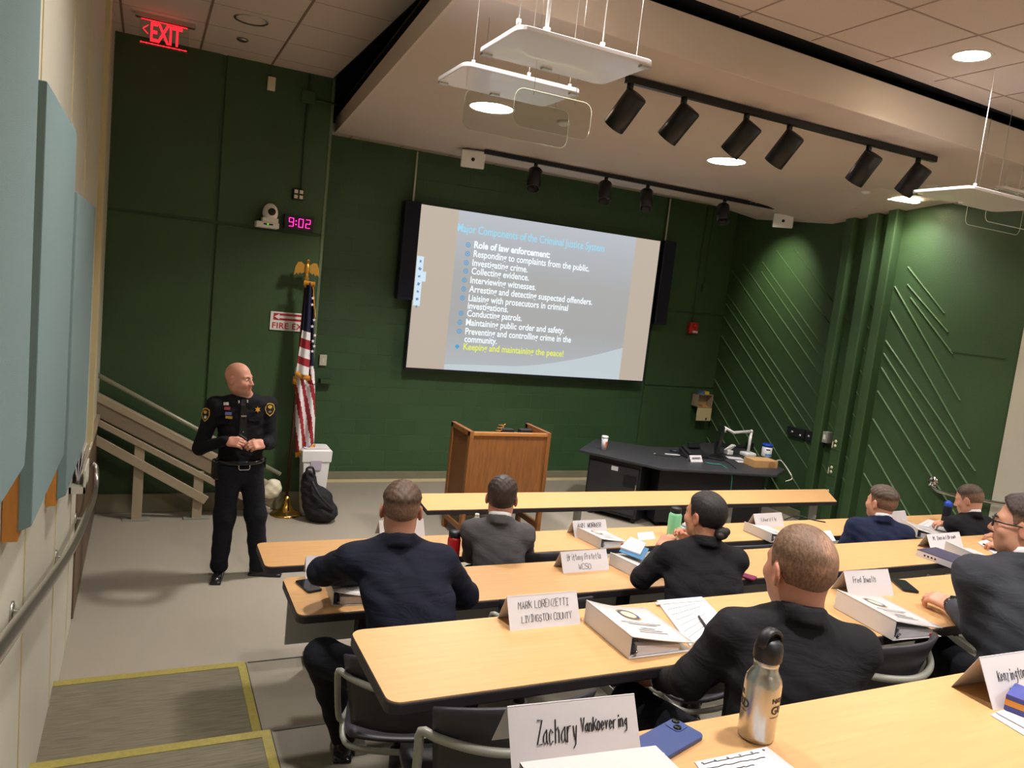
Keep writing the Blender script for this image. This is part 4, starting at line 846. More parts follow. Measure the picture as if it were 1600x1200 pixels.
a = dz(1211, 722)+V((0, 0, .008)); b = V((7.22, 6.85, .70)); cable([a, a+V((.10, .0, .01)), V((7.22, 6.84, .74)), V((7.24, 6.80, .66)), V((7.10, 6.76, .64))], .006, 'cable_white', 'white cable looping over the right corner of the desk')
# =================================================================== FLAG, BIN, BAG, LIFT
fb = V((1.42, 7.98, 0)); t = thing('flag_stand', fb, 'flag pole on a brass cone base with a gold eagle on top', 'flag stand')
MB().lathe([(.155, 0), (.158, .012), (.14, .025), (.10, .04), (.07, .065), (.045, .11), (.034, .16), (.03, .20), (.001, .20)], n=36).build('base', 'brass', t)
MB().cyl((0, 0, .18), (.03, 0, 2.42), .016, 12).build('pole', mat('pole_wood', (70, 40, 26), .4), t)
MB().cyl((.017, 0, 1.27), (.0185, 0, 1.38), .02, 12).build('collar', 'brass', t)
E_ = MB(); ez = 2.46
E_.lathe([(.012, 2.36), (.026, 2.40), (.02, 2.44), (.03, 2.47), (.001, 2.49)], (.03, 0, 0), 14); E_.sphere((.03, 0, ez+.10), (.032, .028, .07), 14); E_.sphere((.032, -.012, ez+.175), (.019, .022, .024), 12); E_.tube([(.035, -.03, ez+.176), (.047, -.05, ez+.168)], [.009, .001], 8)
for s in (-1, 1):
    w_ = [V((.03+s*x, .01, ez+z)) for x, z in ((.02, .13), (.06, .165), (.095, .16), (.118, .11), (.128, .02), (.10, .05), (.085, .03), (.07, .06), (.055, .045), (.02, .07))]; E_.slab(w_, (0, -.018, 0))
E_.tube([(.03, .0, ez+.05), (.03, .005, ez-.02)], [.024, .012], 8); E_.build('eagle', 'gold', t, bevel=.003)
F = thing('flag', fb+V((.03, 0, 2.33)), 'draped red, white and blue flag with gold fringe on the pole beside the officer', 'flag')
for nm, c_ in (('flag_red', (150, 36, 46)), ('flag_white', (226, 222, 224)), ('flag_blue', (24, 28, 58))): mat(nm, c_, .75, bump=(300, .2))
def cloth(fn, nu, nv, colour, nm):
    """one pleated cloth; colour(u,v) picks the dyed pattern"""
    o = MB().grid(fn, nu, nv).build(nm, 'flag_red', F, world=True, solid=.004, clean=False); me = o.data
    for k in ('flag_white', 'flag_blue'): me.materials.append(MATS[k])
    for i, p in enumerate(me.polygons): p.material_index = colour((i % nu+.5)/nu, (i//nu+.5)/nv)
    return o
def px_edge(tab, v):
    for i in range(len(tab)-1):
        if tab[i][0] <= v <= tab[i+1][0] or i == len(tab)-2:
            t_ = (v-tab[i][0])/(tab[i+1][0]-tab[i][0]); return tab[i][1]+(tab[i+1][1]-tab[i][1])*t_
yf = 7.92
LE = [(441, 479), (515, 472), (560, 465), (592, 461), (650, 463), (712, 462)]; RE = [(441, 489), (470, 490), (515, 491), (560, 491), (600, 493), (650, 494), (700, 492)]
FR = [(441, 487), (480, 486), (515, 485), (560, 484), (585, 482)]
def back(u, v):
    vv = 445+(708-445)*v-(14*u*v if v > .6 else 0); xl, xr = px_edge(LE, vv)+(2 if v < .5 else 0), px_edge(RE, vv); p = at_y(xl+(xr-xl)*u, vv, yf); p.y += .028*math.sin(u*11+v*3)+.03; return p
def cback(u, v):
    if v < .40+.1*u: return 2
    d = u*1.55-v*1.9+3.1; return int(math.floor(d*3.3)) % 2
cloth(back, 28, 60, cback, 'lower_drape')
def front(u, v):
    vv = 441+(581-441)*v+8*v*u; xl, xr = px_edge(LE, vv), px_edge(FR, vv); p = at_y(xl+(xr-xl)*u, vv, yf); p.y += -.03+.022*math.sin(u*7+1); return p
cloth(front, 14, 60, lambda u, v: 2 if v < .53 else (1 if int((v-.53)/.094) % 2 == 0 else 0), 'front_fold')
st = MB()
for (u, v) in ((489, 466), (488, 476), (491, 500), (488, 510), (492, 524), (489, 533), (491, 541), (488, 549)):
    c = at_y(u, v, yf-.05); pts = [c+V((.019*(1 if k % 2 == 0 else .42)*math.sin(k*math.pi/5), 0, .019*(1 if k % 2 == 0 else .42)*math.cos(k*math.pi/5))) for k in range(10)]; st.slab(pts, (0, .003, 0))
st.build('stars', 'flag_white', F, world=True)
fr = MB(); rd = random.Random(3)
def fringe(p0, p1, n, ln, y):
    for k in range(n):
        s = k/(n-1); a = at_y(p0[0]+(p1[0]-p0[0])*s, p0[1]+(p1[1]-p0[1])*s, y); fr.tube([a, a+V((rd.uniform(-.006, .006), rd.uniform(-.006, .006), -ln*rd.uniform(.8, 1.1)))], .004, 5)
fringe((463, 580), (484, 588), 24, .055, yf-.035); fringe((459, 588), (463, 590), 8, .07, yf); fringe((462, 706), (492, 694), 34, .06, yf+.03); fringe((489, 442), (493, 492), 16, .045, yf-.02); fringe((476, 438), (492, 441), 16, .045, yf-.045)
fr.build('fringe', 'gold_fringe', F, world=True)
t = thing('trash_bin', (1.68, 8.0, 0), 'tall slim white trash bin behind the flag and backpack', 'bin')
MB().add([V((x*sx, y*sy, z)) for (sx, sy, z) in ((.105, .10, 0), (.135, .115, .58), (.15, .125, .585), (.155, .128, .70), (.14, .12, .715)) for (x, y) in ((-1, -1), (1, -1), (1, 1), (-1, 1))], [(3, 2, 1, 0), (16, 17, 18, 19)]+[(i*4+k, i*4+(k+1) % 4, (i+1)*4+(k+1) % 4, (i+1)*4+k) for i in range(4) for k in range(4)]).build('bin', 'white_plastic', t, bevel=.02, seg=3)
MB().span((-.06, -.126, .50), (.05, -.118, .60)).build('label', mat('bin_label', (180, 170, 186), .6), t); MB().prism(rrect(-.13, -.11, .13, .11, .03), .716, .728).build('liner', 'white_paper', t)
def bag(P):
    d = nell(P, (1.70, 7.74, .17), (.155, .12, .19)); d = smin(d, nell(P, (1.60, 7.76, .33), (.085, .075, .17)), .06); d = smin(d, nell(P, (1.76, 7.70, .10), (.14, .13, .10)), .05); d = smin(d, nell(P, (1.57, 7.76, .45), (.05, .05, .08)), .05)
    d = d+.006*np.sin(P[:, 0]*55+P[:, 2]*30)*np.sin(P[:, 2]*48+P[:, 1]*20); return np.maximum(d, .004-P[:, 2])
t = thing('backpack', (1.68, 7.75, 0), 'slumped black backpack on the floor below the white trash bin', 'bag'); t.rotation_euler = (0, 0, 0)
P, Fq = solid(bag, (1.4, 7.5, -.02), (2.0, 7.95, .6), .012); o = mesh_obj('body', [(P-np.array([1.68, 7.75, 0]), Fq)], mat('bag_black', (24, 24, 28), .8, bump=(120, .4)), t)
MB().tube(smooth_path([(1.56, 7.70, .46), (1.545, 7.69, .56), (1.60, 7.69, .575), (1.63, 7.70, .50)], 6), .012, 8).build('handle', 'black_plastic', t, world=True); MB().tube(smooth_path([(1.60, 7.66, .44), (1.68, 7.59, .30), (1.82, 7.575, .16)], 6), .014, 8).build('strap', 'black_plastic', t, world=True)
# inclined lift along the panel wall
yl_ = 7.93; t = thing('inclined_lift_track', (.5, yl_, 0), 'beige sloping lift track and rail on posts against the green panel wall behind the officer', 'lift track')
ra, rb = at_y(120, 568, yl_), at_y(438, 741, yl_); MB().tube([ra, rb], .021, 12).build('top_rail', mat('rail_olive', (150, 150, 128), .4, .3), t, world=True)
ta, tb_ = at_y(118, 596, yl_), at_y(430, 758, yl_); off = V((0, 0, -.14))
MB().bar(ta+off*.25, tb_+off*.25, .09, .07).build('upper_channel', 'beige_metal', t, world=True, bevel=.006); MB().bar(ta+off, tb_+off, .07, .13).build('main_beam', mat('beige_dark', (132, 118, 98), .5), t, world=True, bevel=.004); MB().bar(ta+off*1.85, tb_+off*1.85-V((.05, 0, 0)), .09, .06).build('lower_channel', 'beige_metal', t, world=True, bevel=.006)
ba, bb = at_y(118, 670, yl_-.05), at_y(322, 782, yl_-.05); MB().bar(ba, bb, .03, .085).build('brace', 'beige_metal', t, world=True, bevel=.004)
for (u, vt, vb) in ((216, 690, 803), (309, 735, 803)):
    b = at_z(u-2, vb, 0); zt_ = at_y(u, vt, yl_).z; x = at_y(u, (vt+vb)/2, yl_).x
    MB().span((x-.045, yl_-.03, 0), (x+.045, yl_+.03, zt_)).build('post', 'beige_metal', t, world=True, bevel=.004); MB().span((x-.12, yl_-.05, 0), (x+.12, yl_+.05, .012)).build('foot_plate', 'gray_metal', t, world=True)
c = at_y(427, 763, yl_-.02)
def cap(P): return smin(nell(P, (c.x, c.y, c.z), (.085, .06, .10)), nell(P, (c.x-.06, c.y, c.z-.04), (.10, .05, .06)), .04)+.004*np.sin(P[:, 0]*60)*np.sin(P[:, 2]*70)
P, Fq = solid(cap, c-V((.25, .15, .2)), c+V((.2, .15, .2)), .010); mesh_obj('end_cap', [(P-np.array([.5, yl_, 0]), Fq)], 'cream_plastic', t)
# =================================================================== PEOPLE
def attr_mat(name, base, c_neg, c_pos, rough, sub=0, bump=None, noise=None):
    """base colour mixed towards c_pos where 'tint'>0 and towards c_neg where 'tint'<0"""
    m = mat(name, base, rough, sub=sub, bump=bump); nt = m.node_tree; L = nt.links; b = nt.nodes['Principled BSDF']
    at = nt.nodes.new('ShaderNodeAttribute'); at.attribute_name = 'tint'
    mx = nt.nodes.new('ShaderNodeMix'); mx.data_type = 'RGBA'; mx.inputs[6].default_value = (*lin(base), 1); mx.inputs[7].default_value = (*lin(c_pos), 1); mx.clamp_factor = True; L.new(at.outputs['Fac'], mx.inputs[0])
    ng = nt.nodes.new('ShaderNodeMath'); ng.operation = 'MULTIPLY'; ng.inputs[1].default_value = -1; L.new(at.outputs['Fac'], ng.inputs[0])
    m2 = nt.nodes.new('ShaderNodeMix'); m2.data_type = 'RGBA'; m2.inputs[7].default_value = (*lin(c_neg), 1); L.new(mx.outputs[2], m2.inputs[6]); m2.clamp_factor = True; L.new(ng.outputs[0], m2.inputs[0])
    out = m2.outputs[2]
    if noise:
        tc = nt.nodes.new('ShaderNodeTexCoord'); mp = nt.nodes.new('ShaderNodeMapping'); mp.inputs['Scale'].default_value = noise[2]; L.new(tc.outputs['Object'], mp.inputs[0])
        n = nt.nodes.new('ShaderNodeTexNoise'); n.inputs['Scale'].default_value = noise[0]; n.inputs['Detail'].default_value = 6; L.new(mp.outputs[0], n.inputs['Vector'])
        r = nt.nodes.new('ShaderNodeMapRange'); r.inputs[1].default_value = .3; r.inputs[2].default_value = .7; r.inputs[3].default_value = 1-noise[1]; r.inputs[4].default_value = 1+noise[1]; L.new(n.outputs[0], r.inputs[0])
        vm = nt.nodes.new('ShaderNodeVectorMath'); vm.operation = 'SCALE'; L.new(out, vm.inputs[0]); L.new(r.outputs[0], vm.inputs['Scale']); out = vm.outputs[0]
        bp = nt.nodes.new('ShaderNodeBump'); bp.inputs['Strength'].default_value = .6; bp.inputs['Distance'].default_value = .004; L.new(n.outputs[0], bp.inputs['Height']); L.new(bp.outputs[0], b.inputs['Normal'])
    L.new(out, b.inputs['Base Color']); return m
for nm, c_ in (('fair', (206, 152, 126)), ('pink', (204, 146, 122)), ('tan', (192, 136, 106))): attr_mat('skin_'+nm, c_, (176, 92, 82), (150, 116, 100), .5, sub=.08)
for nm, c_ in (('brown', (84, 64, 50)), ('darkbrown', (56, 44, 38)), ('black', (30, 25, 26)), ('sandy', (112, 86, 66)), ('auburn', (74, 58, 47))):
    attr_mat('hair_'+nm, (160, 122, 100), (150, 112, 90), c_, .55, noise=(60, .38, (3, 1, 1.2)))
def cloth_mat(nm, c_, weave=520):
    m = mat(nm, c_, .85, bump=(weave, .12), noise=(7, .08), spec=.25); nt = m.node_tree; b = nt.nodes['Principled BSDF']; old = b.inputs['Normal'].links[0].from_node
    tc = nt.nodes.new('ShaderNodeTexCoord'); mp = nt.nodes.new('ShaderNodeMapping'); mp.inputs['Scale'].default_value = (5, 5, 11); nt.links.new(tc.outputs['Object'], mp.inputs[0])
    n = nt.nodes.new('ShaderNodeTexNoise'); n.inputs['Scale'].default_value = 1.0; n.inputs['Detail'].default_value = 3; n.inputs['Distortion'].default_value = 1.2; nt.links.new(mp.outputs[0], n.inputs['Vector'])
    bp = nt.nodes.new('ShaderNodeBump'); bp.inputs['Strength'].default_value = .36; bp.inputs['Distance'].default_value = .03; nt.links.new(n.outputs[0], bp.inputs['Height']); nt.links.new(bp.outputs[0], old.inputs['Normal']); return m
cloth_mat('suit_navy', (25, 27, 41)); cloth_mat('suit_grey', (84, 82, 84)); cloth_mat('suit_black', (27, 27, 31)); cloth_mat('suit_charcoal', (31, 31, 34)); cloth_mat('suit_blue', (29, 36, 62)); cloth_mat('suit_slate', (62, 64, 70)); cloth_mat('uniform_black', (19, 19, 24)); cloth_mat('trouser_dark', (22, 23, 30))
mat('shirt_white', (226, 224, 226), .7); mat('shoe_black', (18, 18, 20), .22, coat=.3); mat('eye_white', (225, 218, 210), .2); mat('eye_dark', (40, 30, 26), .2); mat('silver_pin', (200, 200, 205), .25, .9); mat('gold_badge', (220, 170, 60), .3, .7); mat('patch_gold', (200, 160, 50), .7); mat('patch_black', (26, 26, 26), .8)
def sstep(x): x = np.clip(x, 0, 1); return x*x*(3-2*x)
def head_base(P):
    d = nell(P, (0, -.014, .028), (.0755, .097, .091)); d = smin(d, nell(P, (0, .032, -.045), (.057, .060, .074)), .045)
    d = smin(d, nell(P, (0, .062, -.092), (.030, .026, .024)), .03); X = np.abs(P[:, 0]); Q = np.stack([X, P[:, 1], P[:, 2]], 1)
    d = smin(d, nell(Q, (.048, .015, -.07), (.018, .032, .028)), .035); return d
def head_full(P, neck, beard=0):
    X = np.abs(P[:, 0]); Q = np.stack([X, P[:, 1], P[:, 2]], 1); d = head_base(P)
    d = smin(d, nell(Q, (.043, .058, -.026), (.022, .02, .018)), .03)
    d = smin(d, ncap(Q, (.008, .082, .020), (.042, .068, .022), .011, .009), .018)
    d = smax(d, -nell(Q, (.031, .096, .000), (.019, .016, .012)), .016)
    d = smin(d, nell(Q, (.031, .074, .001), (.016, .013, .012)), .006)
    d = smin(d, ncap(P, (0, .084, .012), (0, .108, -.030), .008, .012), .014); d = smin(d, nell(Q, (.013, .098, -.034), (.008, .011, .008)), .008)
    d = smin(d, nell(P, (0, .089, -.058), (.024, .012, .006)), .008); d = smin(d, nell(P, (0, .086, -.069), (.021, .012, .007)), .007); d = smax(d, -nell(P, (0, .104, -.063), (.022, .012, .0025)), .004)
    ce, se = math.cos(.35), math.sin(.35); R = np.array([[ce, se, 0], [-se, ce, 0], [0, 0, 1]]).T
    e = nell(Q, (.083, -.012, -.008), (.009, .021, .034), R); e = smax(e, -nell(Q, (.092, -.006, -.004), (.007, .012, .020), R), .006); d = smin(d, e, .008)
    n0, n1 = neck; d = smin(d, ncap(P, n1, n0, .057, .062), .03); d = smin(d, ncap(P, n0, n0+(n0-n1)*.55, .062, .075), .03)
    return d
def head_tint(P, stub):
    t = np.zeros(len(P)); lips = (np.abs(P[:, 0]) < .026) & (P[:, 1] > .088) & (np.abs(P[:, 2]+.063) < .012); ears = np.abs(P[:, 0]) > .080
    if stub:
        b = sstep((-.035-P[:, 2])/.02)*sstep((P[:, 1]-.0)/.03)*sstep((P[:, 2]+.135)/.02); t = b*stub
    t[lips] = -.6; t[ears] = -.35; nose = (P[:, 1] > .100) & (P[:, 2] > -.05) & (P[:, 2] < .0); t[nose] = -.25; return t
def hairline(y, drop=0):
    return np.interp(y, [-.13, -.09, -.055, -.03, -.012, .0, .025, .035, .06, .085, .11], [-.085-drop, -.082-drop, -.070-drop, -.045, .0, .018, -.010, .035, .062, .088, .10])
HS = {  # top thickness, side thickness, front lift
 'fade': (.016, .0035), 'full': (.017, .009), 'slick': (.010, .008), 'thin': (.007, .004), 'buzz': (.008, .003), 'crop': (.013, .0035)}
def crown(P): dd = np.sqrt(((P-np.array((.022, -.082, .085)))**2).sum(1)); return sstep((dd-.008)/.05)
def hair_thick(P, style):
    tt, ts = HS[style]; h = P[:, 2]-hairline(P[:, 1], .012 if style == 'slick' else 0); k = sstep((P[:, 2]-.030)/.045); t = ts+(tt-ts)*k
    if style in ('fade', 'full', 'crop'): t = t+.006*sstep((P[:, 1]-.02)/.05)*k+.0022*np.sin(P[:, 0]*190+P[:, 1]*60)*np.sin(P[:, 1]*120+P[:, 2]*90)*k
    if style == 'slick': t = t+.0004*np.sin(P[:, 0]*300+P[:, 2]*120)
    m = sstep(h/.022)
    if style == 'thin':
        t = t*(.35+.65*crown(P)); m = m*sstep(1.2-(P[:, 1]-.02)/.06*(np.abs(P[:, 0])/.04))
    return t, m
def make_hand(wrist, d, n, right, curl, spread=.0, thumb=.5):
    """wrist, finger direction d, back-of-hand normal n (local space of the person)"""
    d = np.array(d, float); d /= np.linalg.norm(d); n = np.array(n, float); n -= d*(n@d); n /= np.linalg.norm(n); x = np.cross(d, n); s = -1 if right else 1
    R = np.stack([x, d, n], 1); caps = []
    for i, L in enumerate((.070, .079, .073, .057)):
        px = s*(.029-.0193*i); p = np.array((px, .086-(.006 if i in (0, 3) else 0)-(.006 if i == 3 else 0), .002)); a = 0; c = curl[i] if hasattr(curl, '__len__') else curl
        for j, f in enumerate((.45, .31, .24)):
            a += c*(.75, 1.0, .7)[j]; q = p+np.array((spread*(1.5-i)*s*.3*f*L, math.cos(a)*f*L, -math.sin(a)*f*L)); caps.append((p, q, .0098-.0009*j, .0092-.0009*j)); p = q
    t0 = np.array((s*.024, .018, -.004)); t1 = np.array((s*(.048), .052, -.016-.012*thumb)); t2 = np.array((s*(.050-.012*thumb), .080, -.026-.018*thumb)); t3 = np.array((s*(.044-.022*thumb), .103, -.032-.02*thumb))
    def fn(P):
        v = nbox(P, (0, .046, 0), (.040, .046, .0145), .013); v = smin(v, nell(P, (s*.022, .035, -.008), (.022, .034, .016)), .015)
        for a, b, r0, r1 in caps: v = smin(v, ncap(P, a, b, r0, r1), .006)
        w = smin(smin(ncap(P, t0, t1, .015, .0125), ncap(P, t1, t2, .0122, .0108), .006), ncap(P, t2, t3, .0108, .009), .005); v = smin(v, w, .010)
        q = P*np.array((1, 1, 1.25)); return smin(v, ncap(q, (0, -.024, 0), (0, .012, 0), .025, .028), .02)
    P, F = solid(fn, (-.085, -.11, -.10), (.085, .185, .055), .0042); return P@R.T+np.array(wrist), F
class Person:
    def __init__(s, loc, face, label): s.root = thing('person', loc, label, 'person'); s.root.rotation_euler = (0, 0, -math.radians(face)); s.M = world_loc(s.root); s.Mi = s.M.inverted(); s.face = face; s.parts = []
    def L(s, p): return np.array(s.Mi @ V(p))
    def head(s, c, face, nod, roll, neckbase, skin, hair=None, style=None, stub=0, eyes=True, brow=(70, 50, 40), sc=1.0):
        """c: head centre (local); face: world heading in degrees; nod: forward tilt"""
        E = Matrix.Rotation(-math.radians(face-s.face), 3, 'Z') @ Matrix.Rotation(-math.radians(nod), 3, 'X') @ Matrix.Rotation(math.radians(roll), 3, 'Y'); R = np.array(E)*sc; s.R, s.c = R, np.array(c); inv = np.linalg.inv(R)
        nb = inv@(np.array(neckbase)-s.c); nt_ = np.array((0, -.022, -.05))
        fn = lambda P: head_full(P, (nb, nt_)); lo = np.minimum((-.11, -.13, -.24), nb-.12); hi = np.maximum((.11, .135, .135), nb+.12); lo[2] = max(lo[2], nb[2]-.10)
        P, F = solid(fn, lo, hi, .0055); s.tint = [head_tint(P, stub)]; s.parts = [(P@R.T+s.c, F)]; s.skin = skin; T = lambda p: V(s.c+R@np.array(p)); s.T = T
        E3 = E.to_3x3()
        if hair:
            def hf(P): t, m = hair_thick(P, style); return head_base(P)-(t*m-.004*(1-m))
            P, F = solid(hf, (-.11, -.135, -.11), (.11, .12, .15), .005); t, m = hair_thick(P, style); tt, ts = HS[style]
            fade = np.clip(m*(.55+.45*sstep((t-ts)/max(tt-ts, 1e-4)*1.6)) if style in ('fade', 'buzz', 'crop', 'thin') else m*1.0, 0, 1)
            if style == 'thin': fade = fade*(.25+.75*crown(P))
            mesh_obj('hair', [(P@R.T+s.c, F)], 'hair_'+hair, s.root, attr=lambda _: fade)
        if eyes:
            for k in (-1, 1):
                e = MB(); e.sphere(T((k*.031, .0775, .001)), .0115*sc, 12); eo = e.build('eye', 'eye_white', s.root); i = MB(); i.sphere(T((k*.031, .0865, .001)), (.0050*sc,)*3, 10); i.build('iris', 'eye_dark', eo)
                b = MB(); b.tube([T((k*.012, .094, .018)), T((k*.030, .090, .025)), T((k*.047, .074, .019))], [.003, .0036, .002], 6); b.build('eyebrow', mat('brow_%d' % brow[0], brow, .8), s.root)
    def hand(s, wrist, d, n, right, curl=.5, thumb=.5, spread=0): P, F = make_hand(wrist, d, n, right, curl, spread, thumb); s.parts.append((P, F)); s.tint.append(np.where(P[:, 2] > -9, -.12, 0))
    def finish(s, core):
        P, F = core; s.parts.append((P, F)); s.tint.append(np.zeros(len(P))); t = np.concatenate(s.tint); return mesh_obj('body', s.parts, 'skin_'+s.skin, s.root, attr=lambda _: t)
def torso_field(P, lv, cx, cy):
    """stacked ellipses: lv rows (z, half width, half depth); cx, cy axis offsets by z"""
    z = P[:, 2]; Z = [q[0] for q in lv]; a = np.interp(z, Z, [q[1] for q in lv]); b = np.interp(z, Z, [q[2] for q in lv]); x = (P[:, 0]-cx(z))/a; y = (P[:, 1]-cy(z))/b
    n = 2.4; r = (np.abs(x)**n+np.abs(y)**n)**(1/n); d = (r-1)*np.minimum(a, b)*.9; return smax(d, np.maximum(Z[0]-z, z-Z[-1]), .04)
def folds(P, amp, f=1.0, seed=0): return amp*(np.sin(P[:, 2]*48*f+7*np.sin(P[:, 0]*9+seed)+seed)*np.sin(P[:, 0]*17*f+P[:, 1]*13+2*seed)+.6*np.sin(P[:, 2]*85*f+P[:, 0]*40+seed))
def jacket(per, neck, hip, lv, sh, el, wr, m, sw=1.0, amp=.0022, seed=0, collar=True, h=.011, name='jacket', k_el=1.0):
    nz, hz = neck[2], hip[2]; cx = lambda z: hip[0]+(neck[0]-hip[0])*np.clip((z-hz)/(nz-hz), 0, 1.1); bend = lambda z: np.clip((z-hz)/(nz-hz), 0, 1.1)
    cy = lambda z: hip[1]+(neck[1]-hip[1])*bend(z)**1.15-.03*np.sin(np.pi*np.clip(bend(z), 0, 1))
    def fn(P):
        d = torso_field(P, lv, cx, cy)
        for k in (0, 1):
            d = smin(d, ncap(P, np.array(neck)+(np.array(sh[k])-np.array(neck))*.25-(0, 0, .012), sh[k], .052*sw, .062*sw), .07); arm = smin(ncap(P, sh[k], el[k], .068*sw, .054*sw*k_el), ncap(P, el[k], wr[k], .054*sw*k_el, .038*sw), .02); d = smin(d, arm, .035)
        if collar:
            r = np.sqrt((P[:, 0]-neck[0])**2+((P[:, 1]-neck[1]+.006)*.92)**2); zc = neck[2]+.004-.38*(P[:, 1]-neck[1]); c = smax(r-.079-.30*(zc-P[:, 2]), np.abs(P[:, 2]-zc)-.030, .008); d = smin(d, c, .016)
        return d-folds(P, amp, seed=seed)
    pts = np.array([neck, hip, *sh, *el, *wr]); lo = pts.min(0)-.20; hi = pts.max(0)+.13; lo[2] = min(pts[:, 2].min()-.07, lv[0][0]-.03); hi[2] = max(neck[2]+.10, pts[:, 2].max()+.08)
    P, F = solid(fn, lo, hi, h); return mesh_obj(name, [(P, F)], m, per.root), cx, cy
def core_mesh(neck, hip, sh, el, wr):
    def fn(P):
        d = ncap(P, hip, np.array(neck)-(0, 0, .18), .085, .07)
        for k in (0, 1): d = smin(smin(d, ncap(P, np.array(neck)-(0, 0, .06), sh[k], .03, .032), .03), smin(ncap(P, sh[k], el[k], .034, .03), ncap(P, el[k], wr[k], .03, .024), .01), .02)
        return smin(d, ncap(P, np.array(neck)-(0, 0, .12), neck, .06, .05), .04)
    pts = np.array([neck, hip, *sh, *el, *wr]); return solid(fn, pts.min(0)-.12, pts.max(0)+.12, .016)
def shirt_collar(per, neck, m='shirt_white', r=.064, up=.018):
    b = MB(); n_ = 28
    def f(u, v):
        a = 2*math.pi*u; rr = r+.010*(1-v); return V((neck[0]+rr*math.sin(a), neck[1]+.002+rr*1.08*math.cos(a), neck[2]+up-.03*math.cos(a)+(-.02+.05*v)))
    b.grid(f, n_, 3); b.build('shirt_collar', m, per.root, solid=.005)
def legs_sit(per, hips, knees, ankles, toes, m, sw=1.0, shoes=True, seed=0):
    def fn(P):
        d = smin(nell(P, ((hips[0][0]+hips[1][0])/2, hips[0][1]-.02, hips[0][2]), (.185*sw, .14, .10)), ncap(P, hips[0], hips[1], .10*sw, .10*sw), .05)
        for k in (0, 1): d = smin(d, smin(ncap(P, hips[k], knees[k], .090*sw, .072*sw), ncap(P, knees[k], ankles[k], .070*sw, .056*sw), .03), .05)
        return d-folds(P, .003, .7, seed)
    pts = np.array([*hips, *knees, *ankles]); P, F = solid(fn, pts.min(0)-.2, pts.max(0)+.14, .014); mesh_obj('trousers', [(P, F)], m, per.root)
    for k in (0, 1): shoe(per, ankles[k], toes[k])
def shoe(per, ank, toe):
    a, t = np.array(ank, float), np.array(toe, float); d = t-a; d[2] = 0; d /= np.linalg.norm(d); fz = t[2]; R = np.stack([np.array((d[1], -d[0], 0)), d, np.array((0, 0, 1.))], 1); o = np.array((a[0], a[1], fz))
    def fn(P):
        v = smin(nell(P, (0, -.015, .045), (.036, .055, .05)), nell(P, (0, .10, .032), (.046, .095, .036)), .04); v = smin(v, ncap(P, (0, -.01, .05), (0, -.01, .10), .042, .045), .03); v = smax(v, .006-P[:, 2], .006); s_ = nbox(P, (0, .062, .010), (.044, .135, .010), .009); return smin(v, s_, .006)
    P, F = solid(fn, (-.08, -.12, -.01), (.08, .24, .15), .007); mesh_obj('shoe', [(P@R.T+o, F)], 'shoe_black', per.root)
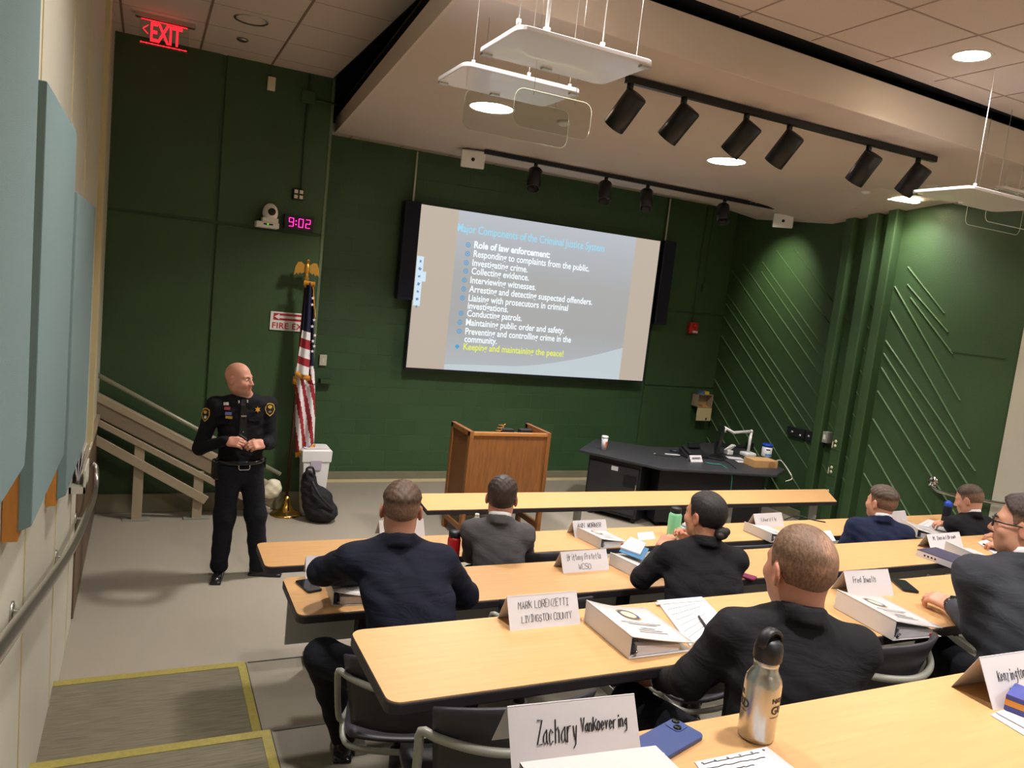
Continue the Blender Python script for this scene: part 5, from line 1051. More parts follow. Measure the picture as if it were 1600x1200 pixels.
def seated(label, seat, hipxy, face, headw, hface, nod=0, roll=0, skin='fair', hair=None, style=None, suit='suit_black', sw=1.0, elL=None, elR=None, haL=None, haR=None, hdL=None, hdR=None, curl=.6, floor=0, collar=None, stub=0, kneeL=None, toeL=None, seed=0, lower=.0, eyes=True, trouser='trouser_dark', k_el=1.0, brow=(70, 50, 40), shdrop=.075, wide=1.0, hsc=1.0):
    per = Person((hipxy[0], hipxy[1], seat), face, label); hc = per.L(headw); f = math.radians(hface-face); fx, fy = math.sin(f), math.cos(f)
    neck = hc-np.array((fx*.022, .020+fy*.015, .132)); hip = np.array((0, 0, .10)); H = neck[2]; s_ = sw
    lv = [(-.04, .185*s_*wide, .125*s_), (.10, .188*s_*wide, .13*s_), (H*.45, .168*s_*wide, .122*s_), (H*.72, .178*s_*wide, .122*s_), (H*.86, .170*s_, .105*s_), (H*.95, .115*s_, .08*s_), (H*1.02, .06, .06)]
    fwd = np.array((0, 1, 0)); sh = [neck+np.array((k*.180*s_, -.005, -shdrop)) for k in (-1, 1)]
    dflt = lambda k: neck+np.array((k*.25, .10, -.36)); el = [per.L(elL) if elL is not None else dflt(-1), per.L(elR) if elR is not None else dflt(1)]
    dw = lambda k: el[0 if k < 0 else 1]+np.array((-k*.12, .20, .02)); wr = [per.L(haL) if haL is not None else dw(-1), per.L(haR) if haR is not None else dw(1)]
    per.head(hc, hface, nod, roll, neck-np.array((0, .0, .02)), skin, hair, style, stub, eyes, brow, hsc)
    for k in (0, 1):
        q = (hdL, hdR)[k]; wv = wr[k]-el[k]; wv = wv/np.linalg.norm(wv); d = wv if q is None else np.array(per.Mi.to_3x3() @ V(q[0])); n = (np.array((0, 0, 1.)) if q is None else np.array(per.Mi.to_3x3() @ V(q[1]))); per.hand(wr[k]+wv*.035, d, n, k == 1, curl if q is None or len(q) < 3 else q[2])
    per.finish(core_mesh(neck, hip, sh, el, wr)); _, cx, cy = jacket(per, neck, hip, lv, sh, el, wr, suit, s_, seed=seed, k_el=k_el)
    if collar: shirt_collar(per, neck, collar)
    for k in (0, 1):      # shirt cuffs at the wrists
        wv = wr[k]-el[k]; wv = V(wv).normalized(); b = MB(); b.tube([V(wr[k])-wv*.02, V(wr[k])+wv*.016], .034*s_, 14, cap=False); b.build('cuff', 'shirt_white' if collar or hair == 'thin' or hair == 'sandy' else suit, per.root, solid=.004)
    fz = floor-seat; kl = per.L(kneeL) if kneeL is not None else np.array((-.15, .42, .10)); tl_ = per.L(toeL) if toeL is not None else None
    hips = [np.array((-.09, .03, .09)), np.array((.09, .03, .09))]; kn = [kl, np.array((.15, .42, .10))]; an = [np.array((-.14, .40, fz+.09)) if tl_ is None else tl_+np.array((0, -.12, .10-0)), np.array((.14, .40, fz+.09))]; to = [np.array((-.15, .60, fz)) if tl_ is None else tl_, np.array((.15, .60, fz))]
    to[0][2] = to[1][2] = fz+.001
    legs_sit(per, hips, kn, an, to, trouser, s_, seed=seed); return per
# ---- navy jacket, left end of the third row
navy = seated('person in navy suit jacket with short brown hair, left end of the third table', .76, (1.13, 2.86), 12, at_y(627, 796, 3.12), 17, nod=4, skin='pink', hair='brown', style='fade', suit='suit_navy', sw=1.06, elL=at_y(503, 893, 3.30), elR=at_y(727, 930, 3.22), haL=(1.00, 3.50, 1.10), haR=(1.30, 3.50, 1.10), curl=.4, floor=.30, kneeL=at_y(503, 1025, 3.22), toeL=(.96, 3.44, .30), seed=1, k_el=1.12, wide=1.06, shdrop=.085)
# ---- grey suit, second row
grey = seated('person in grey suit with dark brown hair, seated in front of the lectern', .59, (2.00, 3.99), 22, at_y(784, 778, 4.06), 27, nod=5, skin='pink', hair='darkbrown', style='full', suit='suit_grey', sw=.90, elL=at_y(735, 868, 4.20), elR=at_y(822, 860, 4.18), haL=(2.05, 4.42, .95), haR=(2.25, 4.38, .95), curl=.4, floor=.15, collar='shirt_white', seed=2, shdrop=.07, hsc=1.05)
# ---- woman with a bun, third row
wom = seated('woman in black jacket with dark hair in a low bun, hands raised to her chin', .76, (2.58, 2.86), 25, at_y(1101, 806, 3.03), -14, nod=2, skin='tan', hair='black', style='slick', suit='suit_black', sw=.92, elL=at_y(1003, 903, 3.16), elR=at_y(1150, 880, 3.30), haL=at_y(1030, 862, 3.30), haR=at_y(1085, 850, 3.42), hdL=((.55, .30, .42), (-.6, -.3, .7), .75), hdR=((-.5, .1, .5), (.5, .6, .6), .75), floor=.30, seed=3, eyes=True, brow=(36, 28, 26), k_el=1.15, hsc=1.05, wide=1.22)
bun = MB(); bun.sphere(wom.T((.0, -.108, -.058)), (.036, .030, .034), 16); bun.sphere(wom.T((-.022, -.116, -.068)), (.022, .02, .022), 12); bun.sphere(wom.T((.018, -.12, -.05)), (.022, .018, .022), 12); o = bun.build('hair_bun', 'hair_black', wom.root)
A_ = o.data.attributes.new('tint', 'FLOAT', 'POINT'); A_.data.foreach_set('value', np.ones(len(o.data.vertices), np.float32))
MB().lathe([(.004, -.002), (.0065, 0), (.004, .002)], wom.T((-.092, .0, -.036)), 10, Matrix.Rotation(math.pi/2, 3, 'Y')).build('earring', 'gold', wom.root)
MB().tube([at_y(1062, 828, 3.36), at_y(1086, 836, 3.44)], .005, 8).build('pen_in_hand', 'black_plastic', wom.root, world=True) if False else None
# ---- balding, fourth row
bald = seated('person in black suit with thinning sandy hair and bare crown at the fourth table', 1.09, (1.74, 1.52), 32, at_y(1249, 888, 1.60), 8, nod=2, roll=-3, skin='pink', hair='sandy', style='thin', suit='suit_charcoal', sw=.97, elL=at_y(1078, 1062, 1.72), elR=at_y(1284, 1090, 1.60), haL=at_z(1032, 1064, 1.26), haR=at_y(1290, 1095, 1.84), kneeL=at_z(985, 1100, 1.16), wide=1.1, hdL=((-.35, .9, -.2), (.1, .2, 1), .5), floor=.63, seed=4, stub=.4, hsc=1.09, k_el=1.08)
# ---- bright navy suit, second row right
blue = seated('person in bright navy suit with white shirt collar, right part of the second table', .57, (5.18, 3.98), 38, at_y(1377, 786, 4.02), -2, nod=0, skin='fair', hair='auburn', style='fade', suit='suit_blue', sw=1.0, haL=(5.25, 4.32, .74), haR=(5.5, 4.24, .74), elL=(5.02, 4.10, .82), elR=(5.58, 3.94, .82), floor=.15, collar='shirt_white', seed=5, stub=.5, hsc=1.12)
# ---- black suit writing, far right second row
blk = seated('person in black suit bending over a notepad with a pen, far right', .58, (6.42, 3.99), 8, at_y(1514, 781, 4.10), -18, nod=20, skin='fair', hair='auburn', style='buzz', suit='suit_black', sw=1.0, elL=at_y(1528, 840, 4.16), haL=at_z(1487, 823, .955), elR=(6.80, 4.10, .80), haR=(6.80, 4.22, .76), hdL=((-.75, .6, .12), (-.2, -.2, 1), .8), floor=.15, collar='shirt_white', seed=6, hsc=1.08, eyes=True)
MB().tube([at_z(1462, 828, .905), at_z(1476, 808, 1.0)], .004, 8).build('held_pen', 'black_plastic', blk.root, world=True)
# ---- slate suit with glasses, right edge fourth row
gls = seated('person in slate grey suit with black-rimmed glasses at the right edge', 1.09, (3.12, 1.62), 30, at_y(1600, 822, 1.74), -24, nod=2, skin='fair', hair='darkbrown', style='crop', suit='suit_slate', sw=1.05, elL=at_z(1528, 985, 1.43), haL=at_z(1492, 950, 1.425), elR=(3.72, 1.95, 1.44), haR=at_z(1540, 938, 1.42), hdL=((-.1, .95, .05), (-.35, .1, .9), .7), hdR=((-.8, .5, .0), (.1, .3, 1), .6), floor=.63, collar='shirt_white', seed=7, hsc=1.0, stub=.2)
g = MB(); T = gls.T
for k in (-1, 1):
    g.tube([T((k*.034+.023*math.cos(a), .1025+.002*math.cos(2*a)-.010*abs(math.cos(a)) if k*math.cos(a) > 0 else .1025, .002+.018*math.sin(a))) for a in [i*2*math.pi/16 for i in range(16)]], .0028, 6, closed=True); g.tube([T((k*.056, .094, .008)), T((k*.076, .05, .008)), T((k*.084, -.008, .010)), T((k*.085, -.03, -.006))], .0030, 6)
g.tube([T((-.011, .104, .004)), T((.011, .104, .004))], .0025, 6); g.build('glasses', 'black_plastic', gls.root)
wv = V(gls.Mi @ at_z(1492, 950, 1.425)); ev = V(gls.Mi @ at_z(1528, 985, 1.43)); dv = (wv-ev).normalized(); MB().tube([wv+dv*.005, wv+dv*.03], .036, 16, cap=False).build('watch_strap', 'black_plastic', gls.root, solid=.004); MB().cyl(wv+dv*.017+V((0, 0, .030)), wv+dv*.017+V((0, 0, .042)), .019, 18).build('watch_face', 'phone_dark', gls.root)
# ---- mostly hidden person at the right end of the third row
hid = seated('person hidden behind the person with glasses, one hand and black sleeve showing', .76, (5.95, 2.90), 8, at_y(1640, 838, 3.0), -10, skin='fair', hair='brown', style='crop', suit='suit_black', sw=.95, elL=at_z(1580, 875, 1.09), haL=at_z(1572, 858, 1.085), hdL=((-.4, .85, .05), (-.2, .0, 1), .7), elR=(6.25, 3.3, 1.10), haR=(6.08, 3.5, 1.09), floor=.30, seed=8)
# ---- standing officer
OX, OY = .74, 6.30; OF = 166
off = Person((OX, OY, 0), OF, 'bald officer in a black uniform standing at the left with hands together'); Lc = off.L
hc = np.array((0, .02, 1.665)); hc[:2] = Lc(at_y(374, 592, OY-.02))[:2]; hc[2] = Lc(at_y(374, 592, OY-.02))[2]
neck = np.array((0, .0, hc[2]-.145)); hip = np.array((0, 0, .99)); off.head(hc, 128, -1, 0, neck-np.array((0, 0, .01)), 'pink', None, None, stub=.5, brow=(120, 92, 76), sc=1.06)
sh = [np.array((x_, -.01, neck[2]-.066)) for x_ in (-.200, .222)]; el = [Lc(at_y(421, 692, OY-.02)), Lc(at_y(312, 700, OY+.0))]; wr = [Lc(at_y(417, 694, OY-.20)), Lc(at_y(350, 690, OY-.24))]
wr[0] = Lc(at_y(414, 693, OY-.26)); wr[1] = Lc(at_y(352, 689, OY-.22))
W2 = off.Mi.to_3x3()
off.hand(wr[1]+np.array(W2 @ V((.02, -.01, 0))), np.array(W2 @ V((.84, -.50, -.0))), np.array(W2 @ V((-.15, -.75, .6))), True, .62, .3); off.hand(wr[0]+np.array(W2 @ V((-.015, -.01, 0))), np.array(W2 @ V((-.86, -.45, -.05))), np.array(W2 @ V((.2, -.75, .6))), False, (.55, .7, .8, .85), .3)
off.finish(core_mesh(neck, hip, sh, el, wr))
lv = [(.97, .165, .118), (1.04, .168, .128), (1.14, .172, .138), (1.30, .185, .132), (1.40, .178, .116), (neck[2]-.03, .125, .085), (neck[2]+.02, .065, .062)]
shirt, _, _ = jacket(off, neck, hip, lv, sh, el, wr, 'uniform_black', .98, amp=.002, collar=True, h=.0095, name='shirt', seed=9, k_el=1.02)
def tr(P):
    d = smin(nell(P, (0, 0, .95), (.168, .122, .12)), nell(P, (0, -.02, .88), (.16, .12, .10)), .06)
    for k in (0, 1): d = smin(d, smin(ncap(P, OH[k], OK_[k], .100, .080), ncap(P, OK_[k], OA[k], .080, .068), .05), .035)
    return np.maximum(d-folds(P, .003, .6, 3)*np.clip((.7-P[:, 2])*3, .4, 1.2), P[:, 2]-1.015)
fR, fL = Lc(at_z(341, 900, .0)), Lc(at_z(402, 898, .0)); OH = [np.array((-.088, 0, .92)), np.array((.088, 0, .92))]; OA = [fL+np.array((0, .0, .09)), fR+np.array((0, .0, .09))]; OK_ = [(OH[k]+OA[k])/2+np.array((0, .015, .03)) for k in (0, 1)]
P, F = solid(tr, (-.42, -.35, .03), (.42, .35, 1.03), .012); trs = mesh_obj('trousers', [(P, F)], 'trouser_dark', off.root)
tR = np.array(W2 @ V((-.04, -.2, 0)))+fR; tL = np.array(W2 @ V((.19, -.06, 0)))+fL
for a_, t_ in ((OA[1], tR), (OA[0], tL)): t_[2] = .0; shoe(off, a_, t_)
b = MB(); b.tube([V((.172*math.sin(a), .130*math.cos(a), 1.0)) for a in [i*2*math.pi/40 for i in range(40)]], .020, 8, closed=True); b.build('belt', 'shoe_black', off.root)
from mathutils.bvhtree import BVHTree
def hit(per, obs, u, v):
    best = None
    for o in obs:
        bv = BVHTree.FromPolygons([per.M @ q.co for q in o.data.vertices], [tuple(p.vertices) for p in o.data.polygons]); r = bv.ray_cast(V((0, 0, CAM_H)), _ray(u, v).normalized())
        if r[0] is not None and (best is None or r[3] < best[2]): best = (r[0], r[1], r[3])
    return (best[0], best[1]) if best else (None, None)
def on(per, obs, u, v, lift=.003):
    p, n = hit(per, obs, u, v)
    if p is None: p, n = at_y(u, v, OY-.13), V((0, -1, 0))
    if n.y > 0: n = -n
    x = V((0, 0, 1)).cross(n).normalized(); return p+n*lift, Matrix((x, n.cross(x), n)).transposed()
def plate(name, u, v, poly, m, per=off, obs=None, th=.003, lift=.002):
    p, R = on(per, obs or [shirt], u, v, lift); return MB().slab([p+R @ V((a, b, 0)) for a, b in poly], R @ V((0, 0, th))).build(name, m, per.root, world=True)
star = [(.026*(1 if k % 2 == 0 else .5)*math.sin(k*math.pi/6), .026*(1 if k % 2 == 0 else .5)*math.cos(k*math.pi/6)) for k in range(12)]
plate('star_badge', 402, 640, star, 'gold_badge', th=.006); rc_ = lambda w, h: [(-w, -h), (w, -h), (w, h), (-w, h)]
shield = [(-.032, .042), (-.018, .05), (0, .053), (.018, .05), (.032, .042), (.040, .0), (.026, -.032), (0, -.054), (-.026, -.032), (-.040, .0)]
for (u, v) in ((322, 648), (421.5, 640)):
    plate('shoulder_patch', u, v, shield, 'patch_gold', lift=.003); pb = plate('patch_field', u, v, [(a*.84, b*.84) for a, b in shield], 'patch_black', lift=.005, th=.002); plate('patch_emblem', u, v-4, [(a*.45, b*.25) for a, b in shield], 'patch_gold', lift=.007, th=.002); plate('patch_star', u, v+4, [(a*.7, b*.7) for a, b in star], 'silver_pin', lift=.007, th=.002)
for (u, v, w_, h_, m_) in ((353, 631, .020, .012, 'silver_pin'), (355, 638, .022, .012, mat('ribbon_red', (150, 60, 70), .6)), (357, 646, .024, .012, mat('ribbon_blue', (120, 130, 190), .6)), (358, 652, .026, .010, 'gold_badge'), (381, 650, .020, .006, 'silver_pin')): plate('award_bar' if u < 370 else 'tie_clip', u, v, rc_(w_, h_), m_, th=.004)
for (u, v) in ((373, 628), (386.5, 627)): plate('collar_pin', u, v, rc_(.006, .012), 'silver_pin', th=.003)
tie = MB()
for (v0, v1, w0, w1) in ((624, 634, .016, .020), (634, 690, .020, .036)):
    p, R = on(off, [shirt], 380.5, v0, .004); q, R2 = on(off, [shirt], 379.5, v1, .005); tie.add([p-R.col[0]*w0, p+R.col[0]*w0, q+R2.col[0]*w1, q-R2.col[0]*w1], [(0, 1, 2, 3)])
tie.build('tie', mat('tie_black', (14, 14, 17), .5), off.root, world=True, solid=.006)
for (u, v) in ((350, 660), (399, 655)):
    plate('pocket_flap', u, v, [(-.055, .014), (.055, .014), (.055, -.010), (0, -.022), (-.055, -.010)], 'uniform_black', th=.004)
p, R = on(off, [trs, shirt], 381, 729, .016); bk = MB(); bk.tube([p+R @ V((a, b, 0)) for a, b in rrect(-.042, -.026, .042, .026, .014, 3)], .0045, 6, closed=True); bk.build('belt_buckle', 'silver_pin', off.root, world=True)
c = V((.185, -.01, .93)); MB().box(c, (.055, .09, .16)).build('holster', 'shoe_black', off.root, bevel=.015); MB().box((-.175, .02, .97), (.04, .06, .09)).build('belt_pouch', 'shoe_black', off.root, bevel=.01)
rt = thing('remote_clicker', at_y(378, 683, OY-.30), 'small black remote held between the officer\'s hands', 'remote'); a = at_y(374, 679, OY-.315); b = at_y(381, 684, OY-.335); MB().bar(a, b+(b-a)*.6, .022, .014).build('casing', 'black_plastic', rt, world=True, bevel=.004); MB().sphere(at_y(380, 675, OY-.33), .005, 8).build('tip', 'silver_pin', rt, world=True)
# =================================================================== THINGS ON THE TABLES
mat('binder_edge', (206, 204, 202), .5); mat('page_edge', (222, 218, 222), .8, bump=(600, .3)); mat('ring_metal', (150, 148, 150), .25, 1); mat('folder_dark', (40, 42, 66), .6); mat('seal_gold', (170, 136, 78), .6); mat('seal_blue', (70, 80, 110), .6); mat('seal_pale', (178, 186, 170), .6); mat('folder_blue', (50, 108, 150), .5); mat('book_purple', (60, 57, 80), .5)
def binder(far, near, z, label, seal=True, T=.075, W=.265, slope=.045, Ln=None, pages=.042, lines=True, tab=False):
    a, b = at_z(*near, z), at_z(*far, z); u = (b-a); u.z = 0; Ln = Ln or min(max(u.length, .26), .31); u.normalize(); v = V((u.y, -u.x, 0)); Z = V((0, 0, 1))
    t = thing('ring_binder', a+u*Ln/2+v*W/2, label, 'binder', 'white ring binders on the tables'); pt = lambda s, r, h: a+u*s+v*r+Z*h
    def board(p0, p1, th, m, nm):
        (r0, h0), (r1, h1) = p0, p1; return MB().slab([pt(0, r0, h0), pt(0, r1, h1), pt(Ln, r1, h1), pt(Ln, r0, h0)], Z*th if abs(r1-r0) > .01 else v*th).build(nm, m, t, world=True, bevel=.0012)
    board((0, .001), (W, .001), .003, 'binder_white', 'back_cover'); board((0, .001), (0, T), .004, 'binder_white', 'spine')
    fc = MB(); n = 8
    def cov(s, r): return pt(Ln*s, W*r, T-.003-slope*r-.010*math.sin(math.pi*r)*(0.3+.7*s))
    fc.grid(lambda s, r: cov(s, r), 4, n); fc.build('front_cover', 'binder_white', t, world=True, solid=.004)
    MB().slab([pt(.008, .035, .006), pt(.008, .215, .006), pt(.008, .215, pages*.72), pt(.008, .035, pages)], u*(Ln-.016)).build('page_stack', 'page_edge', t, world=True)
    rg = MB(); rg.bar(pt(.02, .018, .007), pt(Ln-.02, .018, .007), .022, .008, Z)
    for s in (.04, Ln*.5, Ln-.04): rg.tube([pt(s, .022+.022-.022*math.cos(k*math.pi/10), .006+.046*math.sin(k*math.pi/10)) for k in range(11)], .0022, 6)
    rg.tube([pt(.004, .02, .01), pt(.002, .035, .028)], .004, 6); rg.build('ring_mechanism', 'ring_metal', t, world=True)
    MB().slab([pt(.012, .006, .006), pt(.012, .022, .012), pt(.012, .022, T*.72), pt(.012, .006, T*.8)], u*(Ln-.03)).build('inner_lining', 'folder_dark', t, world=True)
    if tab: MB().slab([pt(.004, .20, .006), pt(.004, .24, .006), pt(.004, .24, .016), pt(.004, .20, .016)], u*.01).build('red_tab', 'red_plastic', t, world=True)
    def top(s, r, l=.0035): return cov(s, r)+Z*l
    if seal:
        for rad, m_, nm, l in ((.050, 'seal_gold', 'seal_rim', .0030), (.043, 'seal_blue', 'seal_ring', .0034), (.033, 'seal_gold', 'seal_band', .0038), (.029, 'seal_pale', 'seal_field', .0042)):
            c = cov(.72, .5); du = (cov(.7, .5)-cov(.62, .5)).normalized(); dv = (cov(.66, .54)-cov(.66, .46)).normalized(); MB().add([c+Z*l+du*rad*math.cos(k*math.pi/14)+dv*rad*math.sin(k*math.pi/14) for k in range(28)], [tuple(range(28))]).build(nm, m_, t, world=True, clean=False)
    if lines:
        m_ = MB()
        for k, (s, w_) in enumerate(((.44, .17), (.40, .12), (.30, .06), (.24, .10), (.18, .12))): m_.slab([top(s, .5-w_/.53), top(s, .5+w_/.53), top(s+.014, .5+w_/.53), top(s+.014, .5-w_/.53)], Z*.0003)
        m_.build('cover_lines', 'faint_ink', t, world=True)
    return t
binder((912, 971), (982, 1031), TZ[4], 'big white ring binder with a gold seal beside the legal pad on the fourth table', T=.085, slope=.05, W=.27)
binder((1294, 945), (1395, 1002), TZ[4], 'big white ring binder with a gold seal in front of the person with glasses', T=.085, slope=.045, W=.26, tab=True)
binder((951, 882), (1002, 908), TZ[3], 'white ring binder under a notebook beside the woman with the bun', seal=False, lines=False)
binder((900, 839), (938, 858), TZ[2], 'white ring binder with grey seal on the second table', W=.25, tab=True)
binder((1161, 829), (1204, 848), TZ[2], 'white ring binder in front of the folded card, just above the thinning head', W=.25, seal=False)
binder((1392, 813), (1432, 840), TZ[2], 'white ring binder between the bright navy suit and the writing person', seal=False, W=.24)
binder((1470, 862), (1527, 889), TZ[3], 'white ring binder lying over the thick book on the third table', seal=False, W=.22, T=.09)
binder((506, 912), (519, 948), TZ[3], 'white ring binder under the left arm of the person in the navy jacket', seal=False, W=.24, Ln=.28)
z5 = TZ[5]
a = at_z(812, 1192, z5+.075); t = thing('ring_binder', (a.x+.16, a.y-.14, z5), 'nearest white ring binder, cut off by the bottom edge of the photo', 'binder', 'white ring binders on the tables')
MB().span((a.x+.005, a.y-.30, z5+.001), (a.x+.27, a.y, z5+.004)).build('back_cover', 'binder_white', t, world=True); MB().span((a.x, a.y-.30, z5+.001), (a.x+.005, a.y, z5+.075)).build('spine', 'binder_white', t, world=True)
MB().slab([V((a.x, a.y-.30, z5+.072)), V((a.x+.28, a.y-.30, z5+.055)), V((a.x+.28, a.y, z5+.055)), V((a.x, a.y, z5+.072))], (0, 0, .004)).build('front_cover', 'binder_white', t, world=True); MB().span((a.x+.04, a.y-.29, z5+.005), (a.x+.24, a.y-.01, z5+.045)).build('page_stack', 'page_edge', t, world=True)
# folded name cards
def name_card(nl, nr, z, lines, label, h=.105, dep=.11, r=.0014, width=None, seed=1, wid=None):
    a, b = at_z(*nl, z), at_z(*nr, z); u = b-a; u.z = 0; W = wid or u.length; u.normalize(); v = V((-u.y, u.x, 0)); Z = V((0, 0, 1)); th = .0012
    t = thing('name_card', a+u*W/2+v*dep/2, label, 'name card', 'folded white name cards on the tables'); ap = a+v*dep*.5+Z*h
    n1 = (v*.5*dep+Z*h).normalized(); m = MB(); m.slab([a, a+u*W, ap+u*W, ap], v*th); c = a+v*dep; m.slab([c, ap, ap+u*W, c+u*W], v*-th); m.build('card', 'white_paper', t, world=True)
    face = (ap-a).normalized(); L_ = (ap-a).length; nn = u.cross(face); pn = MB()
    for txt, fx, fz, fh, fw in lines: pen(pn, txt, a+u*W*fx+face*L_*fz+nn*.0008, u, face, L_*fh, W*fw, r, seed)
    pn.build('handwriting', 'ink', t, world=True, clean=False); return t
name_card((797, 986), (907, 975), TZ[4], [('MARK LORENZETTI', .14, .60, .22, .72), ('LIVINGSTON COUNTY', .17, .20, .20, .72)], 'folded white name card with two handwritten lines in capitals, left of the big binder', seed=4)
name_card((880, 896), (952, 890), TZ[3], [('Brittany Profetta', .12, .56, .28, .74), ('WCSO', .34, .12, .24, .28)], 'folded white name card at the third table beside the binder with the notebook', seed=5, r=.0015)
name_card((800, 1212), (1003, 1184), z5, [('Zachary', .20, .38, .34, .32), ('VanKoevering', .54, .50, .20, .38)], 'largest folded white name card at the bottom, beside the blue phone', seed=6, r=.0017, h=.10)
name_card((1552, 1110), (1700, 1083), z5, [('Kenzington St', .16, .50, .22, .48), ('OCSO', .26, .14, .22, .18)], 'folded white name card at the bottom right corner beside the blue and orange box', seed=7, wid=.28, r=.0012)
name_card((1327, 935), (1402, 930), TZ[4], [('Fred Inwalls', .16, .55, .22, .52)], 'folded white name card behind the binder with the red tab', seed=8, wid=.27, r=.0013)
name_card((477, 907), (548, 905), TZ[3], [('K', .14, .28, .45, .10), ('enny', .28, .28, .35, .35)], 'folded white name card half hidden behind the left elbow of the navy jacket', seed=9, r=.002)
name_card((898, 840), (950, 837), TZ[2], [('ANN', .12, .55, .28, .22), ('WORKER', .42, .55, .26, .42)], 'folded white name card with bold capitals behind the binder with grey seal', seed=10, r=.0028)
name_card((1182, 826), (1226, 823), TZ[2], [('Edward Ely', .22, .45, .24, .55)], 'folded white name card behind the binder just above the thinning head', seed=11, r=.0015)
name_card((1455, 861), (1506, 856), TZ[3], [('M. Daniel Brown', .15, .62, .22, .70)], 'folded white name card behind the thick book on the third table', seed=12, r=.002)
name_card((1378, 822), (1420, 818), TZ[2], [('L. Bell', .2, .45, .22, .3)], 'folded white name card behind the shoulder of the bright navy suit', seed=13) if False else name_card((1378, 822), (1420, 818), TZ[2], [], 'folded white name card behind the shoulder of the bright navy suit')
name_card((594, 842), (664, 838), TZ[2], [], 'folded white name card peeking out behind the head of the navy jacket person')
# phones
def phone(u, v, z, rz, m, label, s=(.075, .15), bump=False, glass=False):
    c = at_z(u, v, z); t = thing('phone', c, label, 'phone', None, rz); MB().prism(rrect(-s[0]/2, -s[1]/2, s[0]/2, s[1]/2, .012), .0005, .0105).build('body', m, t, bevel=.002)
    if bump:
        MB().prism(rrect(-.034, .032, .002, .070, .009), .0105, .0125).build('camera_plate', m, t, bevel=.001); l = MB()
        for (x, y) in ((-.024, .060), (-.008, .043)): l.lathe([(.001, .0155), (.0075, .0155), (.0085, .0125)], (x, y, 0), 16, caps=False)
        l.build('camera_lens', 'glass_lens', t); MB().box((.025, -.06, .0108), (.008, .014, .0006)).build('sticker', 'white_plastic', t)
    else: MB().prism(rrect(-s[0]/2+.004, -s[1]/2+.004, s[0]/2-.004, s[1]/2-.004, .009), .0105, .011).build('glass', 'phone_dark' if glass else m, t)
    return t
phone(1043, 1160, z5, -1.25, 'phone_blue', 'dark blue phone lying face down beside the largest name card', s=(.075, .15), bump=True); phone(482, 917, TZ[3], .25, 'phone_dark', 'black phone at the left end of the third table below the name card', glass=True)
phone(1413, 917, TZ[4], -.5, 'phone_dark', 'black phone lying right of the folded name card on the fourth table', glass=True); phone(1160, 900, TZ[3], .55, 'phone_pink', 'dark pink phone lying right of the woman with the bun', s=(.075, .155))
# bottles
def bottle(name, u, v, z, prof, m, label, lid=None, lm='black_plastic', extra=None):
    c = at_z(u, v, z); t = thing(name, c, label, 'bottle'); MB().lathe(prof, n=28).build('body', m, t)
    if lid: MB().lathe(lid, n=28).build('lid', lm, t)
    if extra: extra(t)
    return t
def steel_extra(t):
    MB().lathe([(.0245, .158), (.0255, .160), (.0255, .166), (.0245, .168)], n=24, caps=False).build('neck_ring', 'steel', t)
    lp = MB(); lp.tube([V((.026*math.cos(a), 0, .205+.024*math.sin(a))) for a in [math.pi*k/10-.25+k*.05 for k in range(11)]], .006, 8); lo_ = lp.build('cap_loop', 'black_plastic', t); lo_.rotation_euler.z = -.5; lo_.scale = (1, 2.2, 1)
    tx = MB()
    def wrap(s, size, th0, z0, r=.0374):
        vs, fs = text_mesh(s, size, extrude=.0002, bold=.0006); tx.add([V(((r+q.z)*math.cos(th0+q.x/r), (r+q.z)*math.sin(th0+q.x/r), z0+q.y)) for q in vs], fs)
    for th in (-2.37, .46): wrap('NATIONAL', .013, th, .092); wrap('GUARD', .024, th, .068); tx.grid(lambda p, q, th=th: V((.0375*math.cos(th+p*2.1), .0375*math.sin(th+p*2.1), .060+.0015*q)), 12, 1)
    tx.build('lettering', mat('etched_dark', (70, 62, 56), .5), t); t.rotation_euler.z = .62
bottle('steel_bottle', 1180, 1150, z5, [(.033, 0), (.036, .004), (.0370, .012), (.0370, .118), (.035, .130), (.028, .142), (.0245, .148), (.0245, .172)], 'steel', 'brushed steel drinking bottle with black loop cap on the nearest table', [(.0275, .168), (.029, .172), (.029, .192), (.026, .204), (.018, .212), (.001, .214)], extra=steel_extra)
mat('bottle_red', (170, 28, 32), .25, coat=.4); mat('bottle_green', (140, 210, 160), .35); mat('bottle_teal', (120, 196, 200), .35); mat('bottle_smoke', (70, 78, 92), .1, trans=.75, ior=1.2); mat('bottle_greenglass', (40, 130, 70), .1, trans=.6, ior=1.2); mat('bottle_clear', (236, 240, 240), .05, trans=.95, ior=1.12)
bottle('red_bottle', 706, 880, TZ[2], [(.036, 0), (.04, .01), (.04, .15), (.034, .17)], 'bottle_red', 'red drinking bottle with black lid left of the grey suit', [(.035, .168), (.037, .172), (.037, .195), (.03, .203), (.001, .204)])
bottle('green_bottle', 1051, 838, TZ[2], [(.045, 0), (.048, .01), (.048, .165), (.036, .185)], 'bottle_green', 'pale green bottle with black lid behind the woman\'s hands', [(.038, .183), (.04, .188), (.04, .215), (.034, .222), (.001, .222)])
bottle('teal_bottle', 1067, 853, TZ[2], [(.036, 0), (.04, .01), (.04, .125), (.026, .145)], 'bottle_teal', 'small turquoise bottle with a white spout beside the pale green bottle', [(.026, .143), (.026, .16), (.012, .168), (.01, .185), (.001, .186)], 'white_plastic')
bottle('smoke_bottle', 1477, 816, TZ[2], [(.034, 0), (.038, .01), (.038, .14), (.033, .155)], 'bottle_smoke', 'smoky clear bottle with a bright blue lid before the writing person', [(.033, .153), (.035, .158), (.035, .185), (.02, .195), (.012, .205), (.001, .206)], 'blue_plastic')
